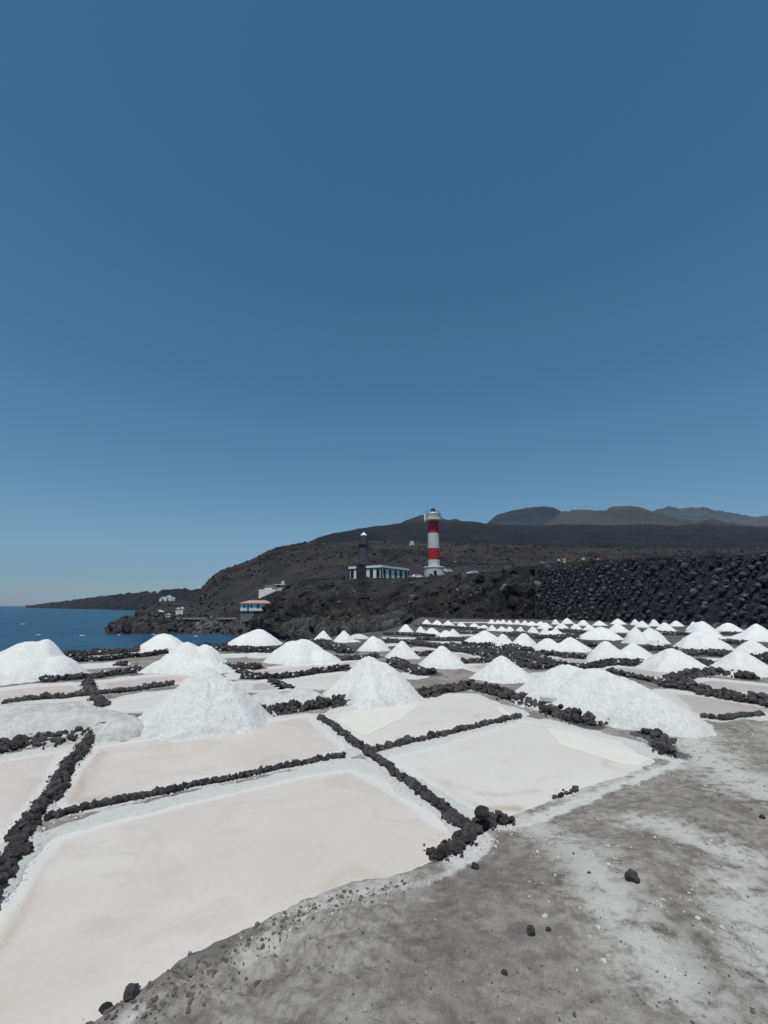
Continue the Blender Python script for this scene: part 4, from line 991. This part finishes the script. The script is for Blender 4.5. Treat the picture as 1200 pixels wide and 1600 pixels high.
# ------------------------------------------------------------------ old stone lighthouse with its house
c0 = P(596, 904.5, 160)
oh = thing('old_lighthouse', 'old grey stone lighthouse tower rising from a low white and black trimmed house', 'lighthouse', (c0.x, c0.y, c0.z), rz=0)
AL, AR = R(30), R(40)
HT = 4.6
def wallrun(dirv, nrm_, L, nwin, skip=None, parent=oh, start=0):
    """wall from the corner, split into pilasters, windows, base and cornice"""
    d, n_ = Vector(dirv), Vector(nrm_)
    def slab(m, a, b, z0, z1, o0, o1):
        p = [d*a+n_*o0, d*b+n_*o0, d*b+n_*o1, d*a+n_*o1]
        vs = [(q.x, q.y, z) for z in (z0, z1) for q in p]
        fs = [(0,1,2,3),(7,6,5,4),(0,4,5,1),(1,5,6,2),(2,6,7,3),(3,7,4,0)]
        m.add(vs, fs)
    m = MB(); slab(m, .05, L-.05, -1.5, HT-1.0, -.25, 0); m.done('wall', M_white, parent)
    m = MB(); slab(m, 0, L, -1.5, .35, .003, .12); m.done('plinth', M_basalt_dk, parent)
    m = MB(); slab(m, -.1, L+.1, HT-1.0, HT-.75, -.25, .2); m.done('stone_band', M_basalt_dk, parent)
    m = MB(); slab(m, -.15, L+.15, HT-.747, HT, -.3, .28); m.done('cornice', M_white, parent)
    for a in (.003, L-.45):
        for k in range(7):
            w = .42 if k % 2 else .28
            m = MB(); a0 = a if a < 1 else L-w-.003
            slab(m, a0, a0+w, .36+k*.45, .36+k*.45+.42, .003, .08); m.done('quoin', M_basalt_dk, parent)
    for i in range(nwin):
        cc = L*(i+.5)/nwin
        if skip and skip[0] < cc < skip[1]: continue
        m = MB(); slab(m, cc-.66, cc+.66, .5, HT-1.15, .004, .10); w = m.done('window', M_basalt, parent)
        m = MB(); slab(m, cc-.55, cc+.55, .75, HT-1.4, .102, .13); m.done('pane', M_glass, w)
        m = MB(); slab(m, cc-.04, cc+.04, .75, HT-1.4, .132, .16); slab(m, cc-.55, cc+.55, 2.3, 2.38, .161, .18); m.done('muntin', M_basalt_dk, w)
LL, LR = 12.9, 12.6
dl = Vector((-math.cos(AL), math.sin(AL)*1.0, 0)); nl = Vector((-math.sin(AL), -math.cos(AL), 0))
dr = Vector((math.cos(AR)*1.0, math.sin(AR), 0)); nr_ = Vector((math.sin(AR), -math.cos(AR), 0))
dr = Vector((math.sin(AL)*1.0, math.cos(AL), 0)); 
# right face at right angles would foreshorten too much, so the house is long: 17 m
dr = Vector((math.sin(R(32)), math.cos(R(32)), 0)); nr_ = Vector((math.cos(R(32)), -math.sin(R(32)), 0)); dl = Vector((-math.cos(R(32)), math.sin(R(32)), 0)); nl = Vector((-math.sin(R(32)), -math.cos(R(32)), 0))
LL, LR = 13.4, 18.5
wallrun(dl, nl, LL, 5, (LL*.42, LL*.78)); wallrun(dr, nr_, LR, 5)
q = [Vector((0,0,0)), dl*LL, dl*LL+dr*LR, dr*LR]
m = MB(); m.add([(p.x*.97, p.y*.97+.2, z) for z in (HT-.5, HT-.3) for p in q], [(0,1,2,3),(7,6,5,4),(0,4,5,1),(1,5,6,2),(2,6,7,3),(3,7,4,0)]); m.done('roof', M_conc, oh)
bk = MB()
for a_, b2 in ((q[1], q[2]), (q[2], q[3])):
    dd = (b2-a_).normalized(); nn = Vector((dd.y, -dd.x, 0))
    pp = [a_, b2, b2+nn*.25, a_+nn*.25]; bk.add([(p.x, p.y, z) for z in (-1.5, HT-1.0) for p in pp], [(0,1,2,3),(7,6,5,4),(0,4,5,1),(1,5,6,2),(2,6,7,3),(3,7,4,0)])
bk.done('back_wall', M_white, oh)
tc_ = dl*LL*.60+dr*1.0-Vector((0,0,0))
def Z2(py): return P(568, py, 166).z-c0.z
tw = MB().box(-1.9, 1.9, -1.6, 2.2, -1.5, Z2(882.6)).done('tower_base', M_basalt_dk, oh); tw.location = tc_; tw.rotation_euler[2] = R(-32)
MB().lathe([(1.9,Z2(882.6)+.004),(1.9,Z2(881.6)),(1.72,Z2(881.4)),(1.62,Z2(853.5)),(1.75,Z2(853.2))], 32, tc_.x, tc_.y).done('tower', M_basalt, oh, True)
MB().lathe([(1.75,Z2(853.2)+.004),(2.0,Z2(852.6)),(2.0,Z2(851.8)),(1.6,Z2(851.6))], 32, tc_.x, tc_.y).done('gallery', M_basalt_dk, oh, True)
lr = MB().lathe([(1.5,Z2(851.6)+.004),(1.5,Z2(843)),(1.25,Z2(842.8)),(1.2,Z2(837.4))], 16, tc_.x, tc_.y).done('lantern_room', M_basalt, oh, False)
m = MB()
for i in range(12):
    a_ = i*math.pi/6+.1; m.tube((tc_.x+1.28*math.cos(a_), tc_.y+1.28*math.sin(a_), Z2(842.8)), (tc_.x+1.28*math.cos(a_), tc_.y+1.28*math.sin(a_), Z2(837.4)), .07, 5)
    m.tube((tc_.x+1.93*math.cos(a_), tc_.y+1.93*math.sin(a_), Z2(851.8)), (tc_.x+1.93*math.cos(a_), tc_.y+1.93*math.sin(a_), Z2(847.5)), .05, 5)
m.done('glazing_bar', M_metal, lr)
MB().lathe([(1.25,Z2(837.4)+.004),(1.0,Z2(836.2)),(.4,Z2(833.6)),(.15,Z2(832.6)),(.15,Z2(831.8))], 20, tc_.x, tc_.y).done('dome', M_white, oh, True)

# ------------------------------------------------------------------ small things on the plateau
def lamp(px, base, top, Y, label):
    c = P(px, base, Y); hgt = P(px, top, Y).z-c.z
    t = thing('street_lamp', label, 'street lamp', (c.x, c.y, c.z), 'street lamps on the plateau')
    MB().lathe([(.12,-1.5),(.09,hgt)], 8).done('pole', M_metal, t, True)
    MB().tube((0,0,hgt), (.9,0,hgt+.15), .05).done('arm', M_metal, t)
    MB().box(.5, 1.3, -.15, .15, hgt+.16, hgt+.3).done('lamp_head', M_white, t, bevel=.04)
lamp(708, 897, 878.5, 160, 'slim street lamp with pale head right of the striped lighthouse')
def car(px, py, Y, ang, col, label):
    c = P(px, py, Y); t = thing('parked_car', label, 'car', (c.x, c.y, c.z), 'white cars parked on the plateau', ang)
    prof = [(-2.1,.35),(-2.15,.75),(-1.95,1.0),(-1.2,1.08),(-.75,1.45),(.9,1.48),(1.5,1.1),(2.0,.98),(2.1,.4)]
    vs = [(x, y, z) for y in (-.85, .85) for x, z in prof]; n = len(prof)
    MB().add(vs, [tuple(range(n)), tuple(reversed(range(n, 2*n)))]+[(i, n+i, n+(i+1) % n, (i+1) % n) for i in range(n)]).done('body', col, t, bevel=.06)
    MB().add([(-.95,-.86,1.12),(1.2,-.86,1.12),(.8,-.86,1.4),(-.7,-.86,1.4)], [(0,1,2,3)]).done('side_window', M_glass, t)
    for x in (-1.3, 1.35):
        for y in (-.8, .8):
            w = MB().lathe([(.33,-.1),(.33,.1)], 16).done('wheel', M_metal, t, True); w.location = (x, y, .33); w.rotation_euler[0] = R(90)
car(650.5, 904.5, 160, R(15), M_white, 'white car parked left of the striped lighthouse base')
car(739, 899.5, 150, R(-10), M_white, 'white car parked on the plateau right of the street lamp')
car(698, 895, 186, R(20), M_white, 'small white van like car behind, between lighthouse and street lamp')
def person(px, py, Y, shirt, legs, label, facing=0, pose=0):
    c = P(px, py, Y)
    t = thing('person', label, 'person', (c.x, c.y, c.z), rz=facing)
    def skin(name, vs, es, rad, mat, parent):
        m = bpy.data.meshes.new(name); m.from_pydata(vs, es, []); o = link(name, m, parent)
        md = o.modifiers.new('skin', 'SKIN'); sb = o.modifiers.new('sub', 'SUBSURF'); sb.levels = sb.render_levels = 1
        for i, r_ in enumerate(rad): m.skin_vertices[0].data[i].radius = (r_, r_*.85)
        m.skin_vertices[0].data[0].use_root = True
        m.materials.append(mat); return o
    for nm in ('x',):
        bm_ = None
    k = pose
    vs = [(0,0,.95),(0,0,1.2),(0,0,1.42),(0,0,1.52),(0,-.01,1.66), (-.2,0,1.4),(-.28,.02-.1*k,1.12),(-.22,-.05-.25*k,.92+.2*k),(-.2,-.08-.3*k,.84+.25*k),
          (.2,0,1.4),(.27,.02,1.12),(.27,-.05,.9),(.26,-.06,.8), (-.1,0,.9),(-.11,-.06,.5),(-.12,.05,.1),(-.12,-.1,.05), (.1,0,.9),(.12,.04,.5),(.13,.1,.1),(.13,-.04,.05)]
    es = [(0,1),(1,2),(2,3),(3,4),(2,5),(5,6),(6,7),(7,8),(2,9),(9,10),(10,11),(11,12),(0,13),(13,14),(14,15),(15,16),(0,17),(17,18),(18,19),(19,20)]
    rad = [.13,.13,.14,.055,.10,.07,.045,.035,.03,.07,.045,.035,.03,.09,.06,.045,.04,.09,.06,.045,.04]
    def mk(name, idx, grow, mat):
        mp = {j: i for i, j in enumerate(idx)}
        m = bpy.data.meshes.new(name); m.from_pydata([vs[j] for j in idx], [(mp[a], mp[b]) for a, b in es if a in mp and b in mp], [])
        o = link(name, m, t); m.materials.append(mat)
        o.modifiers.new('skin', 'SKIN')
        if not m.skin_vertices:
            m.attributes
        sb = o.modifiers.new('sub', 'SUBSURF'); sb.levels = sb.render_levels = 1
        if m.skin_vertices:
            for j, i in mp.items(): m.skin_vertices[0].data[i].radius = (rad[j]*grow, rad[j]*grow*.85)
            m.skin_vertices[0].data[0].use_root = True
        return o
    mk('body', list(range(21)), 1, M_skin); mk('shirt', [0,1,2,5,9,6,10], 1.16, shirt); mk('trousers', [0,13,14,17,18], 1.15, legs)
    v, f = stone_verts(5, 10, 6, .02)
    hr = link('hair', mesh_np('hair', v*np.array([.25,.27,.26]), f, M_hair, True), t, (0, .02, 1.71))
person(874, 886.5, 84, M_cloth[0], M_cloth[3], 'person in white shirt, leftmost walker on top of the boulder wall', .4, 1)
person(882.5, 886, 84.5, M_cloth[1], M_cloth[0], 'person in pale yellow top close beside the leftmost walker', -.3, 0)
person(912, 884.5, 83, M_cloth[0], M_cloth[3], 'person in bright white shirt alone on top of the boulder wall', 2.6, 0)
person(935.5, 885.5, 82, M_cloth[2], M_cloth[3], 'person in pink top with white bag, rightmost walker on the boulder wall', .2, 1)

# ------------------------------------------------------------------ boulder wall at the right
wx = [838,880,950,1050,1130,1200,1300,1420]
wYB = [79,76,68,58,51,47,43,40]; wYT = [86,82.5,74.5,64,57,53,49,46]
wyT = [884,880.5,875.5,869,865.5,863,860,857]
def wall_pt(px, t, push=0.0):
    YB, YT = np.interp(px, wx, wYB), np.interp(px, wx, wYT)
    a = P(px, 970, YB); a.z = -.1
    b = P(px, np.interp(px, wx, wyT), YT)
    p = a.lerp(b, t); d = (b-a).normalized(); nrm = Vector((-.35, -1, .0)); nrm = (nrm-d*nrm.dot(d)).normalized()
    return p+nrm*push, nrm
bw = thing('boulder_wall', 'high sloping wall of dark loose boulders behind the salt heaps at the right', 'boulder wall', wall_pt(1000, 0)[0])
o = Vector(bw.location)
qx = np.linspace(836, 1420, 150); ts = np.linspace(-.04, 1, 30)
A = np.array([[tuple(wall_pt(x, t, -.75)[0]-o) for x in qx] for t in ts])
A[..., 1] += fbm(A[..., 0]*.5, A[..., 2]*.7, .3, 3, 8)*.25
top = A[-1].copy(); top[:, 1] += 5; top[:, 2] -= .05
top2 = top.copy(); top2[:, 1] += 12; top2[:, 2] -= 4
A = np.concatenate([A, top[None], top2[None]])
link('fill', mesh_np('fill', A.reshape(-1, 3), grid_faces(len(A), len(qx)), M_gap, True), bw, kind='stuff')
items = []
x = 846.0
rb = random.Random(3)
# pack by dart throwing, large stones first
occ = []
def size_at(px): return np.interp(px, [850, 950, 1050, 1130, 1200, 1420], [.58, .58, .58, .6, .68, .7])
cells = {}
def free(u, v, r_):
    cu, cv = int(u//2), int(v//2)
    for i in (-1, 0, 1):
        for j in (-1, 0, 1):
            for (a_, b_, c_) in cells.get((cu+i, cv+j), ()):
                if (a_-u)**2+(b_-v)**2 < (.44*(c_+r_))**2: return False
    cells.setdefault((cu, cv), []).append((u, v, r_)); return True
for k in range(60000):
    px = rb.uniform(838, 1420) if k < 9000 else 838+400*rb.random()**.6; t = rb.uniform(.0, .985)
    sz = size_at(px)*(rb.choice((1.8, 1.4)) if k < 70 else (1.25 if k < 1200 else (.85 if k < 6000 else (.55 if k < 22000 else .36))))*rb.uniform(.85, 1.15)
    if k < 70 and px < 1000: sz *= .7
    p, nrm = wall_pt(px, t, -.25)
    sl = (wall_pt(px, 1)[0]-wall_pt(px, 0)[0]).length
    if free(math.hypot(p.x, p.y)*0+p.x*1.25, t*sl, sz):
        items.append((tuple(p+nrm*(sz*.18-.1)-o), sz, (rb.uniform(0, 6), rb.uniform(-.5, .5), rb.uniform(0, 6)), px))
inview = [i for i in items if i[3] < 1215]; inview.sort(key=lambda a: -a[1]*755/(a[0][1]+o.y))
big = inview[:300]; ids = set(map(id, big))
for p, s_, rt, _ in big:
    st = link('boulder', rb.choice(SM_boulder), bw, p); st.scale = (s_*rb.uniform(.9, 1.2), s_, s_*rb.uniform(.9, 1.2)); st.rotation_euler = rt
join_stones('rubble', [(p, s_, rt) for i in items if id(i) not in ids for (p, s_, rt, _) in (i,)], M_boulder, bw, kind='stuff')

# rocks sitting on the cliff and headland
cl = []
rc = random.Random(9)
for k in range(2600):
    x = rc.uniform(-42, 60); y = rc.uniform(78, 175)
    r_ = HB.ray_cast(Vector((x, y, 80)), Vector((0, 0, -1)))
    if not r_[0] or r_[0].z < -6.5: continue
    steep = r_[1].z < .8
    if not steep and rc.random() > .12: continue
    if steep or r_[0].z < 9 or rc.random() < .3: cl.append((tuple(r_[0]+Vector((0, 0, .1))), rc.choice((.7, .9, 1.4, 2.0, 2.8))*rc.uniform(.7, 1.2), (rc.uniform(0, 3), rc.uniform(0, 3), rc.uniform(0, 6))))
rc.shuffle(cl); k_ = len(cl)//6
join_stones('cliff_rubble', cl[k_:], M_cliff, kind='stuff')
join_stones('pale_cliff_rubble', [(p, s*.8, q_) for p, s, q_ in cl[:k_]], M_cliff_pale, kind='stuff')
def scatter(B, x0, x1, y0, y1, n, sizes, mat, name, zmin=-6.5):
    it = []
    for k in range(n):
        x, y = rc.uniform(x0, x1), rc.uniform(y0, y1)
        r_ = B.ray_cast(Vector((x, y, 900)), Vector((0, 0, -1)))
        if r_[0] and r_[0].z > zmin:
            s = rc.choice(sizes)*rc.uniform(.7, 1.3); it.append((tuple(r_[0]), s, (rc.uniform(0, 3), rc.uniform(0, 3), rc.uniform(0, 6))))
    join_stones(name, it, mat, kind='stuff')
RB = bvh(shore)
scatter(RB, -50, 8, 84, 175, 1300, (.5, .8, 1.2, 1.8), M_shore, 'shore_boulders')
for o_ in ROCKS:
    xs = [v.co.x for v in o_.data.vertices]; ys_ = [v.co.y for v in o_.data.vertices]
    scatter(bvh(o_), min(xs), max(xs), min(ys_), max(ys_), 260, (.6, 1, 1.5, 2.2), M_spit if 'spit' in o_['label'] else M_shore, 'rock_rubble')
# outcrops and boulders strewn over the brown slope, dark and pale
sl = [[], []]
for k in range(10500):
    y = rc.uniform(215, 620); px_ = rc.uniform(230, 1200) if k < 9000 else rc.uniform(300, 360); x = (px_-600)/750*y
    r_ = SB.ray_cast(Vector((x, y, 900)), Vector((0, 0, -1)))
    if not r_[0] or r_[0].z < -4: continue
    if float(vnoise(x*.02, y*.02, 0, 77)) < rc.uniform(-.8, .5): continue
    s = rc.choice((1, 1.4, 2.0, 3.0))*(y/400)*rc.uniform(.7, 1.3)
    sl[rc.random() < (.3 if k < 9000 else .7)].append((tuple(r_[0]), s, (rc.uniform(-.3, .3), rc.uniform(-.3, .3), rc.uniform(0, 6))))
join_stones('slope_boulders', sl[0], M_lavafield, kind='stuff')
join_stones('pale_slope_boulders', [(p, s*.7, q_) for p, s, q_ in sl[1]], rock_mat('pale_slope_rock', (.04, .038, .037), (.10, .095, .09), .2, .5, .5), kind='stuff')
# low shrubs on the plateau
for i, (px_, py_, Y_, sz, lab) in enumerate([(790,893,122,1.5,'dry pale shrub at the cliff top left of the boulder wall'),(800,892,120,1.1,'small dry shrub beside the pale one at the cliff top'),(648,908,150,1.0,'low green shrub under the white car by the lighthouse'),(610,909,150,.9,'low shrub before the right end of the old lighthouse house')]):
    c = P(px_, py_, Y_); z = on_head(c.x, c.y)
    t = thing('shrub', lab, 'shrub', (c.x, c.y, z))
    fv, ff = [], []
    for k in range(260):
        d_ = Vector((rc.gauss(0, 1), rc.gauss(0, 1), abs(rc.gauss(0, .8)))).normalized()*sz*rc.uniform(.3, .6); d_.z *= .8
        s_ = .09*sz; u_ = Vector((rc.gauss(0,1), rc.gauss(0,1), rc.gauss(0,1))).normalized(); w_ = d_.cross(u_).normalized()
        n_ = len(fv); fv += [d_+u_*s_, d_+w_*s_, d_-u_*s_, d_-w_*s_]; ff.append((n_, n_+1, n_+2, n_+3))
    MB().add(fv, ff).done('foliage', M_bush, t)
    st_ = MB()
    for k in range(5): st_.tube((0,0,-.2), (rc.uniform(-.3,.3)*sz, rc.uniform(-.3,.3)*sz, .35*sz), .03)
    st_.done('stem', M_lava, t)

# ------------------------------------------------------------------ air
HAZE = True
if HAZE:
    m = bpy.data.materials.new('haze_air'); m.use_nodes = True; nt = m.node_tree
    nt.nodes.remove(nt.nodes['Principled BSDF'])
    pv = nt.nodes.new('ShaderNodeVolumePrincipled'); pv.inputs['Density'].default_value = .00005
    pv.inputs['Color'].default_value = (.55, .78, 1, 1)
    nt.links.new(pv.outputs[0], nt.nodes['Material Output'].inputs['Volume'])
    MB().box(-9800, 9800, -250, 9800, SEA-3, 760).done('haze', m, None, kind='stuff')
